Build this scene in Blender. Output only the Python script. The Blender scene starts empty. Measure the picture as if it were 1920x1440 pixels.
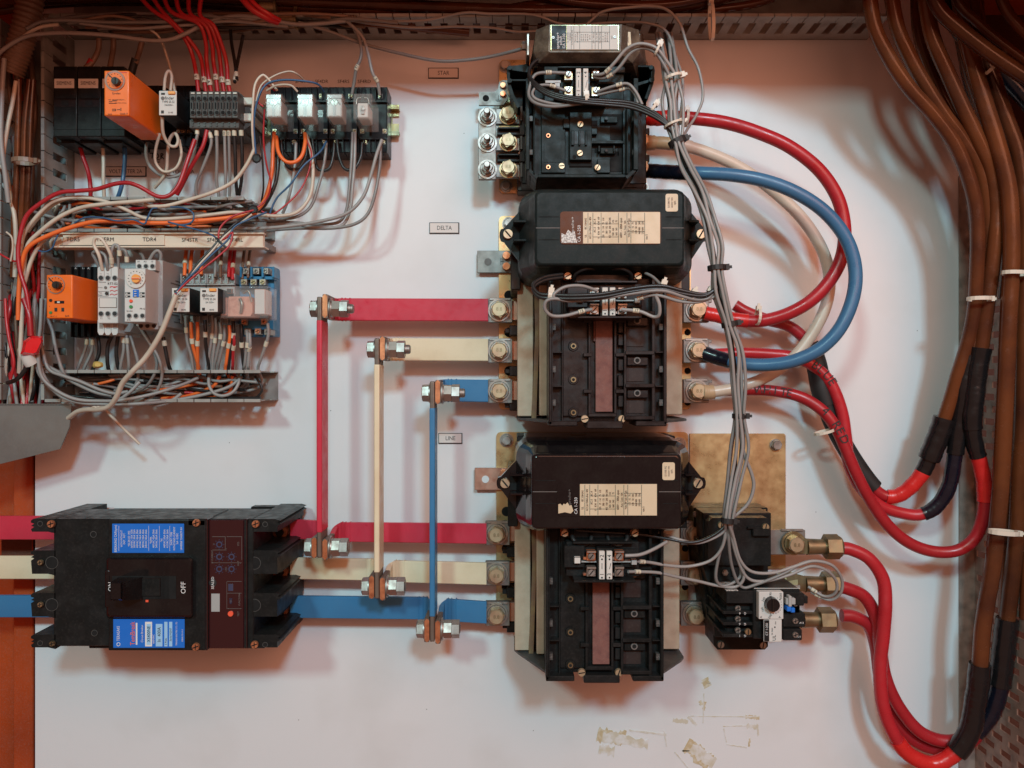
import bpy, bmesh, math, random
from mathutils import Vector, Matrix
random.seed(7)
S = bpy.context.scene
C = S.collection
U = .00066            # metres of back panel per photo pixel
D = 950.0             # camera distance from the panel, mm
def W(px, py, h=0):   # photo position at a height h (mm) above the panel -> world point
    f = (D-h)/D*U
    return Vector(((px-960)*f, -h/1000, (720-py)*f))

# ---------------- camera, world, lamps, exposure ----------------
cam = bpy.data.objects.new('camera', bpy.data.cameras.new('camera'))
C.objects.link(cam); S.camera = cam
cam.location = (0, -D/1000, 0); cam.rotation_euler = (math.radians(90), 0, 0)
cam.data.sensor_width = 36; cam.data.lens = 36*.95/(1920*U)
cam.data.clip_start = .02; cam.data.clip_end = 50
w = bpy.data.worlds.new('World'); S.world = w; w.use_nodes = True
w.node_tree.nodes['Background'].inputs[0].default_value = (1, .42, .26, 1)
w.node_tree.nodes['Background'].inputs[1].default_value = .265
def lamp(name, loc, tgt, size, power, col, sy=None):
    d = bpy.data.lights.new(name, 'AREA'); d.energy = power; d.color = col
    d.shape = 'RECTANGLE'; d.size = size; d.size_y = sy or size
    o = bpy.data.objects.new(name, d); C.objects.link(o); o.location = loc
    o.rotation_euler = (Vector(tgt)-Vector(loc)).to_track_quat('-Z', 'Y').to_euler()
lamp('ceiling_lamp_cool', (.52, -3.0, 1.47), (0, 0, -1.2), .34, 52, (.37, .82, 1), .30)
lamp('ceiling_lamp_warm', (-1.05, -2.95, 1.47), (0, 0, -1.2), .32, 35, (.57, .96, .93), .30)
lamp('orange_bounce_fill', (.55, -1.35, .72), (.0, 0, .2), 1.3, 14, (1, .38, .22), 1.0)  # added fill, stands in for light bounced off the orange cabinet
vs = S.view_settings
vs.view_transform = 'Standard'; vs.look = 'None'; vs.gamma = 1; vs.use_curve_mapping = False; vs.exposure = 0
S.cycles.max_bounces = 7; S.cycles.transparent_max_bounces = 12

# ---------------- materials ----------------
MT = {}
def M(name, col, rough=.5, metal=0, col2=None, sc=60, lo=.45, hi=.7, bump=0, bsc=900, vary=0, trans=0, spec=.5, coat=0, rvar=.12, dust=0, alpha=1):
    m = bpy.data.materials.new(name); m.use_nodes = True; nt = m.node_tree; N = nt.nodes; L = nt.links
    b = N['Principled BSDF']
    def new(t, **k):
        n = N.new(t)
        for a, v in k.items(): setattr(n, a, v)
        return n
    def mix(f, a, c):
        n = new('ShaderNodeMix', data_type='RGBA')
        for i, v in ((0, f), (6, a), (7, c)):
            if isinstance(v, (tuple, float, int)): n.inputs[i].default_value = v
            else: L.new(v, n.inputs[i])
        return n.outputs[2]
    def noise(s, det=5, co=None):
        n = new('ShaderNodeTexNoise'); n.inputs['Scale'].default_value = s; n.inputs['Detail'].default_value = det
        L.new(co or tc.outputs['Object'], n.inputs['Vector']); return n.outputs['Fac']
    def ramp(f, a, c, o0=0, o1=1):
        n = new('ShaderNodeMapRange'); n.inputs[1].default_value = a; n.inputs[2].default_value = c
        n.inputs[3].default_value = o0; n.inputs[4].default_value = o1; L.new(f, n.inputs[0]); return n.outputs[0]
    tc = new('ShaderNodeTexCoord')
    c = (*col, 1); cur = c
    if col2: cur = mix(ramp(noise(sc), lo, hi), c, (*col2, 1))
    if dust:
        cur = mix(ramp(noise(420, 9), .5, .8, 0, dust*.55), cur, (.32, .27, .23, 1))
    if vary:
        oi = new('ShaderNodeObjectInfo'); hs = new('ShaderNodeHueSaturation')
        L.new(ramp(oi.outputs['Random'], 0, 1, 1-vary, 1+vary), hs.inputs['Value'])
        if isinstance(cur, tuple): hs.inputs['Color'].default_value = cur
        else: L.new(cur, hs.inputs['Color'])
        cur = hs.outputs[0]
    if isinstance(cur, tuple): b.inputs['Base Color'].default_value = cur
    else: L.new(cur, b.inputs['Base Color'])
    L.new(ramp(noise(90, 6), .3, .7, max(.02, rough-rvar), min(1, rough+rvar)), b.inputs['Roughness'])
    b.inputs['Metallic'].default_value = metal
    b.inputs['Specular IOR Level'].default_value = spec
    if trans: b.inputs['Transmission Weight'].default_value = trans; b.inputs['IOR'].default_value = 1.3
    if coat: b.inputs['Coat Weight'].default_value = coat; b.inputs['Coat Roughness'].default_value = .12
    if alpha < 1: b.inputs['Alpha'].default_value = alpha
    if bump:
        n = new('ShaderNodeBump'); n.inputs['Strength'].default_value = bump; n.inputs['Distance'].default_value = .0006
        L.new(noise(bsc, 3), n.inputs['Height']); L.new(n.outputs[0], b.inputs['Normal'])
    MT[name] = m
    m['x'] = 1
    return m, nt, b, noise, ramp, mix
M('panel', (.75, .75, .76), .38, col2=(.68, .67, .665), sc=9, lo=.5, hi=.8, bump=.10, bsc=420, rvar=.06)
M('capmetal', (.085, .06, .042), .5, .25, col2=(.20, .15, .10), sc=60, lo=.45, hi=.75, dust=.5)
M('peel', (.55, .43, .26), .8, col2=(.70, .64, .52), sc=160, bump=.3)
M('peelpale', (.60, .54, .43), .8, col2=(.72, .70, .68), sc=90, lo=.4, hi=.6)
M('orange_paint', (.48, .068, .013), .5, col2=(.30, .042, .01), sc=6, bump=.2, bsc=300, dust=.3)
M('duct', (.33, .325, .30), .5, col2=(.22, .21, .19), sc=40, dust=.45)
M('ductshelf', (.17, .155, .14), .42, col2=(.14, .125, .115), sc=20, dust=.2)
M('tray', (.36, .28, .24), .5, metal=.2, col2=(.20, .16, .14), sc=60)
M('black', (.010, .011, .011), .40, col2=(.018, .018, .018), sc=50, bump=.12, dust=.07, spec=.2)
M('blackgloss', (.007, .006, .007), .14, col2=(.012, .011, .011), sc=40, dust=.03, spec=.5, rvar=.05)
M('blackgreen', (.011, .017, .017), .42, col2=(.018, .024, .023), sc=30, bump=.12, dust=.06, spec=.12)
M('bakelite', (.014, .010, .010), .38, col2=(.024, .016, .015), sc=40, dust=.07, spec=.35)
M('brownwin', (.035, .022, .02), .5, dust=.12, spec=.3)
M('maroon', (.035, .008, .010), .18, coat=.3, rvar=.04)
M('darkgrey', (.06, .058, .055), .5, dust=.3)
M('fibre', (.50, .40, .29), .85, col2=(.40, .30, .21), sc=70, lo=.4, hi=.75, bump=.4, bsc=1200)
M('fibre_dark', (.16, .085, .05), .7, col2=(.22, .15, .06), sc=50, bump=.3)
M('redfibre', (.20, .085, .07), .8, col2=(.14, .055, .05), sc=120, bump=.4, dust=.25)
M('zinc', (.62, .48, .23), .36, .7, col2=(.64, .40, .22), sc=3, lo=.3, hi=.75, bump=.06, dust=.0)
M('zincgreen', (.62, .52, .25), .32, .85, col2=(.35, .42, .28), sc=24, lo=.4, hi=.65)
M('steel', (.42, .39, .35), .42, .85, col2=(.30, .27, .24), sc=90, dust=.12)
M('bright', (.40, .385, .36), .44, .85, col2=(.28, .265, .24), sc=120)
M('goldbolt', (.50, .39, .23), .4, .85, col2=(.38, .27, .15), sc=140, dust=.1)
M('bolthead', (.56, .44, .28), .48, .7, col2=(.50, .33, .22), sc=60, dust=.12)
M('brass', (.30, .235, .13), .42, .8, col2=(.20, .155, .09), sc=70, dust=.3)
M('copper', (.80, .34, .17), .35, .8, col2=(.55, .22, .12), sc=150)
M('copperplate', (.62, .36, .27), .4, .8, col2=(.45, .27, .2), sc=60, dust=.15)
M('barebar', (.20, .155, .125), .55, .55, col2=(.13, .10, .085), sc=80, dust=.15)
M('tin', (.27, .255, .235), .5, .65, col2=(.20, .185, .17), sc=70, dust=.2)
M('barred', (.58, .038, .070), .38, col2=(.52, .032, .060), sc=30, bump=.1, bsc=200, spec=.4)
M('barcream', (.78, .67, .47), .4, col2=(.68, .55, .36), sc=22, bump=.1, bsc=200, dust=.12)
M('barblue', (.04, .195, .39), .40, col2=(.035, .165, .34), sc=22, bump=.1, bsc=200)
M('cabred', (.42, .018, .026), .34, col2=(.35, .014, .02), sc=25, vary=.15, bump=.08, bsc=150)
M('tapered', (.62, .022, .02), .3, col2=(.6, .02, .02), sc=60, bump=.4, bsc=160)
M('cabblue', (.05, .165, .31), .33, col2=(.045, .14, .27), sc=25)
M('cabcream', (.66, .56, .46), .35, col2=(.56, .46, .36), sc=25)
M('cabtan', (.50, .33, .19), .45, col2=(.38, .24, .13), sc=60, bump=.5, bsc=150)
M('cabbrown', (.11, .032, .011), .19, col2=(.055, .016, .008), sc=16, lo=.4, hi=.65, vary=.35, bump=.12, bsc=120, dust=.02, spec=.4)
M('navy', (.005, .007, .015), .28, bump=.4, bsc=150, coat=.2)
M('tapeblack', (.009, .009, .010), .20, bump=.7, bsc=140, coat=.2)
M('rubber', (.015, .014, .014), .55)
M('wgrey', (.245, .235, .225), .42, vary=.25, col2=(.28, .27, .26), sc=30)
M('wcream', (.62, .54, .44), .42, vary=.12, col2=(.5, .42, .33), sc=30)
M('wred', (.42, .018, .024), .38, vary=.15)
M('worange', (.80, .16, .035), .4, vary=.12)
M('wblack', (.018, .017, .017), .36)
M('wblue', (.03, .10, .21), .4, vary=.1)
M('wbrown', (.20, .12, .08), .42, vary=.15)
M('tiewhite', (.66, .60, .50), .4)
M('marker', (.62, .57, .44), .5)
M('clearsleeve', (.55, .50, .42), .15, alpha=.45)
M('ink', (.02, .02, .02), .6)
M('inkgrey', (.15, .13, .12), .6)
M('inkwhite', (.78, .76, .74), .5)
M('inkred', (.7, .05, .06), .5)
M('silver', (.62, .60, .56), .5, .2, col2=(.30, .27, .25), sc=600, lo=.45, hi=.55)
M('labelwhite', (.64, .62, .575), .6, dust=.05, spec=.2)
M('labelengr', (.70, .63, .59), .4)
M('labeltan', (.66, .54, .37), .45, col2=(.55, .44, .28), sc=30, dust=.12)
M('striptan', (.72, .60, .47), .45, col2=(.64, .52, .40), sc=30)
M('labelblue', (.012, .16, .62), .35)
M('lightblue', (.35, .6, .85), .4)
M('orangeplastic', (.88, .17, .015), .38, col2=(.80, .14, .012), sc=20, bump=.08)
M('whiteplastic', (.62, .61, .58), .5, col2=(.58, .57, .54), sc=30, dust=.1)
M('greyplastic', (.38, .38, .37), .45, dust=.1)
M('darksocket', (.009, .009, .010), .4, dust=.05, spec=.2)
M('termgrey', (.085, .08, .075), .5, dust=.3, spec=.25)
M('bluesocket', (.02, .17, .33), .4, dust=.05)
M('clear', (.70, .68, .64), .08, rvar=.04, alpha=.16)
M('smoke', (.42, .40, .37), .10, rvar=.04, alpha=.22)
M('coil', (.62, .30, .22), .5, col2=(.5, .2, .14), sc=200)
M('redtape', (.78, .015, .02), .28, coat=.3, bump=.3, bsc=200)
M('ledred', (.9, .12, .06), .3)
M('ledgreen', (.05, .25, .08), .3)
M('dialblue', (.045, .05, .10), .4)
M('hole', (.004, .004, .004), .9)
M('knob', (.02, .015, .012), .35)
M('amber', (.85, .36, .08), .4)
M('yellowtag', (.62, .42, .12), .5)
M('topdark', (.10, .03, .015), .6, dust=.2)

# ---------------- mesh building ----------------
OFF = {}
_tc = {}
def textmesh(s):
    if s not in _tc:
        c = bpy.data.curves.new('t', 'FONT'); c.body = s; c.size = 1; c.align_x = 'CENTER'; c.align_y = 'CENTER'
        c.resolution_u = 2; o = bpy.data.objects.new('t', c); C.objects.link(o)
        dg = bpy.context.evaluated_depsgraph_get(); dg.update()
        me = bpy.data.meshes.new_from_object(o.evaluated_get(dg))
        _tc[s] = ([v.co.copy() for v in me.vertices], [list(p.vertices) for p in me.polygons])
        bpy.data.objects.remove(o); bpy.data.curves.remove(c); bpy.data.meshes.remove(me)
    return _tc[s]
class MB:
    def __init__(s, mat='black', o=(0, 0)):
        s.bm = bmesh.new(); s.slots = []; s.mat = mat; s.o = o
    def mi(s, m):
        m = m or s.mat
        if m not in s.slots: s.slots.append(m)
        return s.slots.index(m)
    def faces(s, vs, fs, m=None, sm=False):
        V = [s.bm.verts.new(v) for v in vs]; i = s.mi(m); out = []
        for f in fs:
            try: F = s.bm.faces.new([V[k] for k in f])
            except ValueError: continue
            F.material_index = i; F.smooth = sm; out.append(F)
        return out
    def r(s, x0, x1, z0, z1, h0, h1, m=None, b=0, seg=1):      # world metres, h in mm
        y0, y1 = -h0/1000, -h1/1000
        vs = [(x, y, z) for y in (y0, y1) for z in (z0, z1) for x in (x0, x1)]
        F = s.faces(vs, [(0, 1, 3, 2), (4, 6, 7, 5), (0, 4, 5, 1), (2, 3, 7, 6), (0, 2, 6, 4), (1, 5, 7, 3)], m)
        if b:
            b = min(b/1000, abs(x1-x0)*.45, abs(z1-z0)*.45, abs(h1-h0)*.00045)
            es = list({e for f in F for e in f.edges})
            g = bmesh.ops.bevel(s.bm, geom=es, offset=b, segments=seg, affect='EDGES', profile=.6)
            if seg > 1:
                for f in g['faces']: f.smooth = True
        return s
    def box(s, a, b, c, d, h0, h1, m=None, bv=0, seg=1):       # front face given in photo pixels at height h1
        p, q = W(a, b, h1), W(c, d, h1)
        return s.r(p.x, q.x, q.z, p.z, h0, h1, m, bv, seg)
    def l(s, x0, x1, z0, z1, h0, h1, m=None, bv=0, seg=1):     # local units around s.o
        ox, oz = s.o
        return s.r((x0+ox)*U, (x1+ox)*U, (z0+oz)*U, (z1+oz)*U, h0, h1, m, bv, seg)
    def L(s, x, z, h): return Vector(((x+s.o[0])*U, -h/1000, (z+s.o[1])*U))
    def prism(s, pts, vec, m=None, sm=False):                  # planar polygon (world points) swept by vec
        n = len(pts); v = [Vector(p) for p in pts]; v2 = [p+Vector(vec) for p in v]
        F = s.faces(v+v2, [tuple(range(n)), tuple(range(2*n-1, n-1, -1))]+[(i, (i+1) % n, n+(i+1) % n, n+i) for i in range(n)], m)
        if sm:
            for f in F[2:]: f.smooth = True
        return s
    def poly(s, pp, h0, h1, m=None):                           # pixel polygon at h1 swept back to h0
        return s.prism([W(x, y, h1) for x, y in pp], (0, (h1-h0)/1000, 0), m)
    def loft(s, rings, m=None, sm=True, cap=True):
        n = len(rings[0]); vs = [p for r in rings for p in r]; fs = []
        for k in range(len(rings)-1):
            for i in range(n): fs.append((k*n+i, k*n+(i+1) % n, (k+1)*n+(i+1) % n, (k+1)*n+i))
        F = s.faces(vs, fs, m, sm)
        if cap:
            V0 = [F[i].verts[0] for i in range(n)]
            s.faces(rings[0], [tuple(range(n))], m); s.faces(rings[-1], [tuple(range(n))], m)
        return s
    def cyl(s, p0, p1, r0, r1=None, n=16, m=None, sm=True, rot=0):
        p0, p1 = Vector(p0), Vector(p1); r1 = r0 if r1 is None else r1
        a = (p1-p0).normalized(); t = Vector((0, 0, 1)) if abs(a.z) < .9 else Vector((1, 0, 0))
        e = a.cross(t).normalized(); g = a.cross(e)
        R = [[p+(e*math.cos(2*math.pi*(i+rot)/n)+g*math.sin(2*math.pi*(i+rot)/n))*r for i in range(n)] for p, r in ((p0, r0), (p1, r1))]
        return s.loft(R, m, sm and n > 8)
    def pc(s, px, py, r, h0, h1, m=None, n=16, r1=None, rot=0):  # cylinder standing off the panel, r in px
        p = W(px, py, h1); f = (D-h1)/D*U
        return s.cyl((p.x, -h0/1000, p.z), p, r*f, (r if r1 is None else r1)*f, n, m, True, rot)
    def tube(s, pts, r, m=None, n=8, sub=5, cap=True):
        P = smooth(pts, sub); rr = r if callable(r) else (lambda t: r)
        t0 = (P[1]-P[0]).normalized(); up = Vector((0, -1, 0))
        if abs(t0.dot(up)) > .95: up = Vector((1, 0, 0))
        e = (up-t0*up.dot(t0)).normalized(); rings = []
        for i, p in enumerate(P):
            t = (P[min(i+1, len(P)-1)]-P[max(i-1, 0)])
            t = t.normalized() if t.length > 1e-9 else t0
            e = e-t*e.dot(t); e = e.normalized() if e.length > 1e-6 else t.orthogonal().normalized()
            g = t.cross(e); R = rr(i/(len(P)-1))
            rings.append([p+(e*math.cos(2*math.pi*k/n)+g*math.sin(2*math.pi*k/n))*R for k in range(n)])
        return s.loft(rings, m, True, cap)
    def text(s, st, px, py, size, h, m='ink', rot=0, sx=1):     # size in px at that height
        p = W(px, py, h); return s.wtext(st, p, size*(D-h)/D*U, m, rot, sx)
    def wtext(s, st, p, size, m='ink', rot=0, sx=1, xax=(1, 0, 0), zax=(0, 0, 1)):
        V, F = textmesh(st); c, q = math.cos(math.radians(rot)), math.sin(math.radians(rot)); X, Z = Vector(xax), Vector(zax)
        vs = [p+X*((v.x*sx*c-v.y*q)*size)+Z*((v.x*sx*q+v.y*c)*size) for v in V]
        s.faces(vs, F, m); return s
    def build(s, name, parent=None, loc=None, recalc=True):
        off = OFF[parent.name] if parent else Vector(loc if loc is not None else (0, 0, 0))
        if recalc: bmesh.ops.recalc_face_normals(s.bm, faces=s.bm.faces)
        for v in s.bm.verts: v.co -= off
        me = bpy.data.meshes.new(name); s.bm.to_mesh(me); s.bm.free()
        for m in (s.slots or [s.mat]): me.materials.append(MT[m])
        o = bpy.data.objects.new(name, me); C.objects.link(o)
        if parent: o.parent = parent
        else: o.location = off
        OFF[o.name] = off
        return o
def smooth(P, n=5):
    P = [Vector(p) for p in P]
    if len(P) < 3: return P
    Q = [P[0]*2-P[1]]+P+[P[-1]*2-P[-2]]; out = []
    for i in range(1, len(Q)-2):
        a, b, c, d = Q[i-1:i+3]
        for k in range(n):
            t = k/n
            out.append(.5*((2*b)+(c-a)*t+(2*a-5*b+4*c-d)*t*t+(3*b-a-3*c+d)*t**3))
    return out+[P[-1]]
def tag(o, label=None, cat=None, group=None, kind=None):
    if label: o['label'] = label
    if cat: o['category'] = cat
    if group: o['group'] = group
    if kind: o['kind'] = kind
    return o
def thing(name, label, cat, loc, group=None):
    o = bpy.data.objects.new(name, None); o.empty_display_size = .01; C.objects.link(o); o.location = loc
    OFF[o.name] = Vector(loc); return tag(o, label, cat, group)
def dup(o, delta, label=None, parent=None):
    c = o.copy(); C.objects.link(c)
    if parent is None: c.location = o.location+Vector(delta); OFF[c.name] = c.location.copy()
    else: c.parent = parent; OFF[c.name] = OFF[parent.name]
    if label: c['label'] = label
    for ch in [x for x in bpy.data.objects if x.parent == o]: dup(ch, delta, None, c)
    return c
def rr(x0, x1, z0, z1, r, n=4):       # rounded rectangle outline (x, z), any units
    o = []
    for cx, cz, a in ((x1-r, z1-r, 0), (x0+r, z1-r, 90), (x0+r, z0+r, 180), (x1-r, z0+r, 270)):
        for k in range(n+1):
            t = math.radians(a+90*k/n); o.append((cx+r*math.cos(t), cz+r*math.sin(t)))
    return o
def hexbolt(mb, p, ax, rh, rw, hw=.002, hh=.008, m='goldbolt', wm='steel', rot=.0, head='bolthead', mark=None):
    ax = Vector(ax); p = Vector(p)
    mb.cyl(p, p+ax*hw, rw, rw, 22, wm); q = p+ax*hw
    mb.cyl(q, q+ax*hw*.7, rw*.86, rw*.8, 20, wm); q = q+ax*hw*.7
    mb.cyl(q, q+ax*hh, rh, rh, 6, m, False, rot); q = q+ax*hh
    mb.cyl(q, q+ax*.0012, rh*.9, rh*.8, 18, head)
    if mark: mb.wtext(mark, q+ax*.0014, rh*.62, 'brass')
def slotscrew(mb, p, r, h=2.5, m='bolthead', rot=40):
    p = Vector(p); q = p+Vector((0, -h/1000, 0)); mb.cyl(p, q, r, r*.88, 14, m)
    c, s_ = math.cos(math.radians(rot)), math.sin(math.radians(rot)); X = Vector((c, 0, s_)); Z = Vector((-s_, 0, c)); q = q+Vector((0, -.0001, 0))
    mb.faces([q+X*r*.8*a+Z*r*.14*b for a, b in ((-1, -1), (1, -1), (1, 1), (-1, 1))], [(0, 1, 2, 3)], 'hole')
def crossscrew(mb, p, r, h=2.5, m='bolthead'):
    slotscrew(mb, p, r, h, m, 20); q = Vector(p)+Vector((0, -h/1000-.0001, 0))
    mb.faces([q+Vector((-.12*r+.24*r*a, 0, (b*2-1)*.7*r)) for a, b in ((0, 0), (1, 0), (1, 1), (0, 1))], [(0, 1, 2, 3)], 'hole')
# ================= the setting =================
mb = MB('panel'); mb.box(66, -60, 1828, 1520, -2, 0, 'panel')
# marks where old tape and paint came off (flat residue on the sheet)
def blob(mb, pts, m, h=.25): mb.poly(pts, .02, h, m)
def ragged(x0, y0, x1, y1, w, n=9, seed=1):
    R = random.Random(seed); t = [(i/(n-1)) for i in range(n)]; dx, dy = x1-x0, y1-y0; L_ = math.hypot(dx, dy); nx, ny = -dy/L_, dx/L_
    a = [(x0+dx*k+nx*w*R.uniform(.2, .6), y0+dy*k+ny*w*R.uniform(.2, .6)) for k in t]
    b = [(x0+dx*k-nx*w*R.uniform(.2, .6), y0+dy*k-ny*w*R.uniform(.2, .6)) for k in reversed(t)]
    return a+b
for i, (a, b, c, d, w_, m) in enumerate([(1320, 1272, 1328, 1288, 9, 'peel'), (1312, 1314, 1316, 1322, 4, 'peel'), (1322, 1316, 1319, 1332, 3, 'peel'),
    (1262, 1350, 1290, 1354, 5, 'peelpale'), (1290, 1344, 1306, 1360, 4, 'peelpale'), (1398, 1344, 1424, 1346, 4, 'peel'), (1400, 1361, 1422, 1363, 6, 'peelpale'),
    (1294, 1343, 1424, 1344, 1.2, 'peelpale'), (1320, 1300, 1318, 1356, 1, 'peelpale'), (1420, 1362, 1422, 1380, 2, 'peelpale'), (1356, 1362, 1400, 1361, 1, 'peelpale'),
    (1357, 1366, 1362, 1392, 1, 'peelpale'), (1362, 1396, 1400, 1402, 1.2, 'peelpale'), (1406, 1385, 1404, 1400, 2, 'peel'), (1288, 1396, 1334, 1434, 19, 'peel'),
    (1296, 1400, 1338, 1432, 15, 'peelpale'), (1120, 1376, 1172, 1386, 17, 'peel'), (1130, 1380, 1215, 1396, 13, 'peelpale'), (1122, 1404, 1152, 1410, 12, 'peelpale'),
    (1180, 1370, 1250, 1378, 2, 'peelpale'), (1265, 1410, 1290, 1440, 1.2, 'peelpale'), (1245, 1370, 1250, 1400, 1, 'peelpale')]):
    blob(mb, ragged(a, b, c, d, w_*1.7+.6, 15, i+3), m, .2+.02*i)
for (x, y) in [(430, 830), (1240, 150), (870, 250), (800, 1330), (560, 1350), (1500, 1070), (1720, 620), (1000, 1370), (620, 770), (1530, 960)]:
    mb.pc(x, y, .9, .02, .2, 'inkgrey', 6)
tag(mb.build('back_panel'), kind='structure')
# orange cabinet housing: side walls, ceiling, floor and the post left of the panel
mb = MB('orange_paint')
mb.r(-.80, -.78, -.62, .56, -90, 330); mb.r(.74, .76, -.62, .56, -60, 330); mb.r(-.78, .74, .50, .52, -90, 262, 'orange_paint'); mb.prism([(x, -.258, z) for x, z in ((-.78, .4995), (-.78, .33), (-.46, .392), (-.11, .456), (.30, .456), (.47, .385), (.74, .255), (.74, .4995))], (0, -.003, 0), 'orange_paint'); mb.r(-.78, .74, -.80, -.78, -90, 330)  # unseen front lip, added and cut to throw shade across the panel top
mb.r(-.78, .74, -.60, .50, -100, -90, 'topdark')
mb.r(-.625, -.600, -.60, .50, -60, -12, 'orange_paint', 1); mb.r(-.70, -.626, -.60, .50, -89, -40, 'orange_paint', 1)
mb.r(-.64, -.60, -.215, -.17, -30, -11, 'topdark', 1)
for z in (-.41,): mb.cyl((-.632, .04, z), (-.632, .035, z), .004, .004, 10, 'topdark')
tag(mb.build('cabinet_housing'), kind='structure')

# ---------------- slotted wiring ducts ----------------
def wall(mb, x0, z0, x1, z1, H, nrm, pitch=.0192):
    p, q = Vector((x0, 0, z0)), Vector((x1, 0, z1)); d = q-p; L_ = d.length; d.normalize(); nrm = Vector(nrm)
    def slab(a, b, h0, h1, t=.0014, o=0):
        A = p+d*a+nrm*o; B = p+d*b+nrm*o
        mb.prism([A+Vector((0, -h0/1000, 0)), B+Vector((0, -h0/1000, 0)), B+Vector((0, -h1/1000, 0)), A+Vector((0, -h1/1000, 0))], nrm*t, 'duct')
    slab(0, L_, 1, H*.26)
    k = 0
    while (k+1)*pitch <= L_+1e-6:
        c = (k+.5)*pitch; j = random.uniform(-.0003, .0003)
        slab(c-pitch*.27, c+pitch*.27, H*.26, H*.70)
        slab(c-pitch*.47+j, c+pitch*.47+j, H*.70, H-3)
        slab(c-pitch*.47+j, c+pitch*.47+j, H-3, H, .0036, -.0011)
        k += 1
def duct(label, x0, x1, z0, z1, H, horiz=True, walls=(1, 1)):
    t = thing('wiring_duct', label, 'wiring duct', ((x0+x1)/2, 0, (z0+z1)/2))
    m_ = MB('duct'); m_.r(x0, x1, z0, z1, .4, 1.8); m_.build('duct_base', t)
    if horiz: ws = (((x0, z1, x1, z1), (0, 0, -1)), ((x0, z0, x1, z0), (0, 0, 1)))
    else: ws = (((x0, z0, x0, z1), (1, 0, 0)), ((x1, z0, x1, z1), (-1, 0, 0)))
    for (w_, n), on in zip(ws, walls):
        if on: m_ = MB('duct'); wall(m_, *w_, H, n); m_.build('duct_wall', t)
X = lambda px, h=0: W(px, 0, h).x
Z = lambda py, h=0: W(0, py, h).z
duct('grey slotted duct running along the top edge of the cabinet under the brown cables', X(140), X(1625), Z(75), Z(75)+.052, 63)
duct('grey slotted duct standing upright at the left edge beside the orange timers', X(62), X(140), Z(748), Z(77), 64, False)
duct('grey slotted duct full of wires between the two rows of relays', X(142), X(516), Z(452), Z(394), 64)
duct('lowest grey slotted duct, open at its right end, below the blue relay socket', X(142), X(522), Z(750), Z(697), 64)
# grey sloping shelf plate left of the lowest duct
mb = MB('ductshelf')
mb.prism([W(-60, 757, 70), W(134, 757, 62), W(130, 800, 62), W(112, 842, 62), W(-60, 885, 70)], (0, .002, 0), 'ductshelf'); mb.prism([W(-60, 758, 70), W(134, 758, 62), W(134, 758, 4), W(-60, 758, 4)], (0, 0, -.0015), 'ductshelf')
tag(mb.build('bracket_plate', loc=W(40, 800, 80)), 'smooth grey sheet metal bracket jutting from the left edge above the orange post', 'bracket')

# ---------------- perforated tray wall at the right ----------------
xw = X(1826); t = thing('cable_tray', 'perforated grey metal cable tray along the right side behind brown cables', 'cable tray', (xw, 0, 0))
mb = MB('tray')
za, zb, hm = Z(1500), Z(330), 205
rows = int((zb-za)/.0148)
def quad(z0, z1, h0, h1):
    mb.prism([(xw, -h0/1000, z0), (xw, -h1/1000, z0), (xw, -h1/1000, z1), (xw, -h0/1000, z1)], (.0015, 0, 0), 'tray')
for r_ in range(rows):
    z0 = za+r_*.0148; quad(z0, z0+.0070, 0, hm)
    hs = 6+(r_ % 2)*15; h = 0
    quad(z0+.0070, z0+.0148, 0, hs)
    while hs < hm:
        quad(z0+.0070, z0+.0148, min(hs+19, hm), min(hs+30, hm)); hs += 30
mb.build('perforated_side', t)
mb = MB('tray'); mb.r(X(1797), xw+.0015, za, zb, .3, 2.2, 'tray'); mb.build('tray_flange', t)

# ---------------- engraved labels ----------------
def plate(a, b, c, d, s, label, size=11, frame=True):
    t = thing('engraved_label', label, 'label', W((a+c)/2, (b+d)/2, 0), 'small engraved labels on the white panel' if False else None)
    m_ = MB('labelengr'); m_.box(a, b, c, d, .1, 1.4, 'ink'); m_.box(a+1.2, b+1.2, c-1.8, d-1.8, 1.3, 1.8, 'labelengr'); m_.build('label_plate', t)
    m_ = MB('ink'); m_.text(s, (a+c)/2, (b+d)/2, size, 2, 'ink', 0, .85); m_.build('lettering', t)
plate(803, 127, 860, 147, 'STAR', 'small engraved label reading STAR left of the top contactor', 11)
plate(805, 417, 861, 438, 'DELTA', 'small engraved label reading DELTA left of the middle contactor', 11)
plate(822, 812, 867, 832, 'LINE', 'small engraved label reading LINE beside the blue upright busbar', 11)
plate(197, 312, 274, 331, 'VOLTMETER 2A', 'engraved label reading VOLTMETER 2A beneath the black fuse modules', 10.5)
for s_, x, y, sz, lab in (('SF4FI', 563, 153, 9, 'printed marking SF4FI above the second clear relay'), ('SF4DR', 603, 153, 9, 'printed marking SF4DR above the third clear relay'),
        ('SF4RS', 644, 153, 9, 'printed marking SF4RS above the gap between third and fourth clear relay'), ('SF4RD', 683, 153, 9, 'printed marking SF4RD above the rightmost clear relay'),
        ('VOLT  LA', 343, 322, 10, 'printed marking behind the wires right of the voltmeter label')):
    m_ = MB('ink'); m_.text(s_, x, y, sz, .3, 'ink'); tag(m_.build('printed_marking', loc=W(x, y)), lab, 'marking')
m_ = MB('ink')
for pts in ([(281, 288), (290, 287)], [(286, 288), (285, 297)], [(293, 289), (293, 297), (298, 293), (295, 288)], [(302, 298), (302, 288), (306, 290), (303, 293), (307, 298)], [(294, 309), (294, 300), (300, 300)], [(294, 304), (299, 304)]):
    m_.tube([W(x, y, .3) for x, y in pts], .0006, 'ink', 5, 3)
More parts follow.
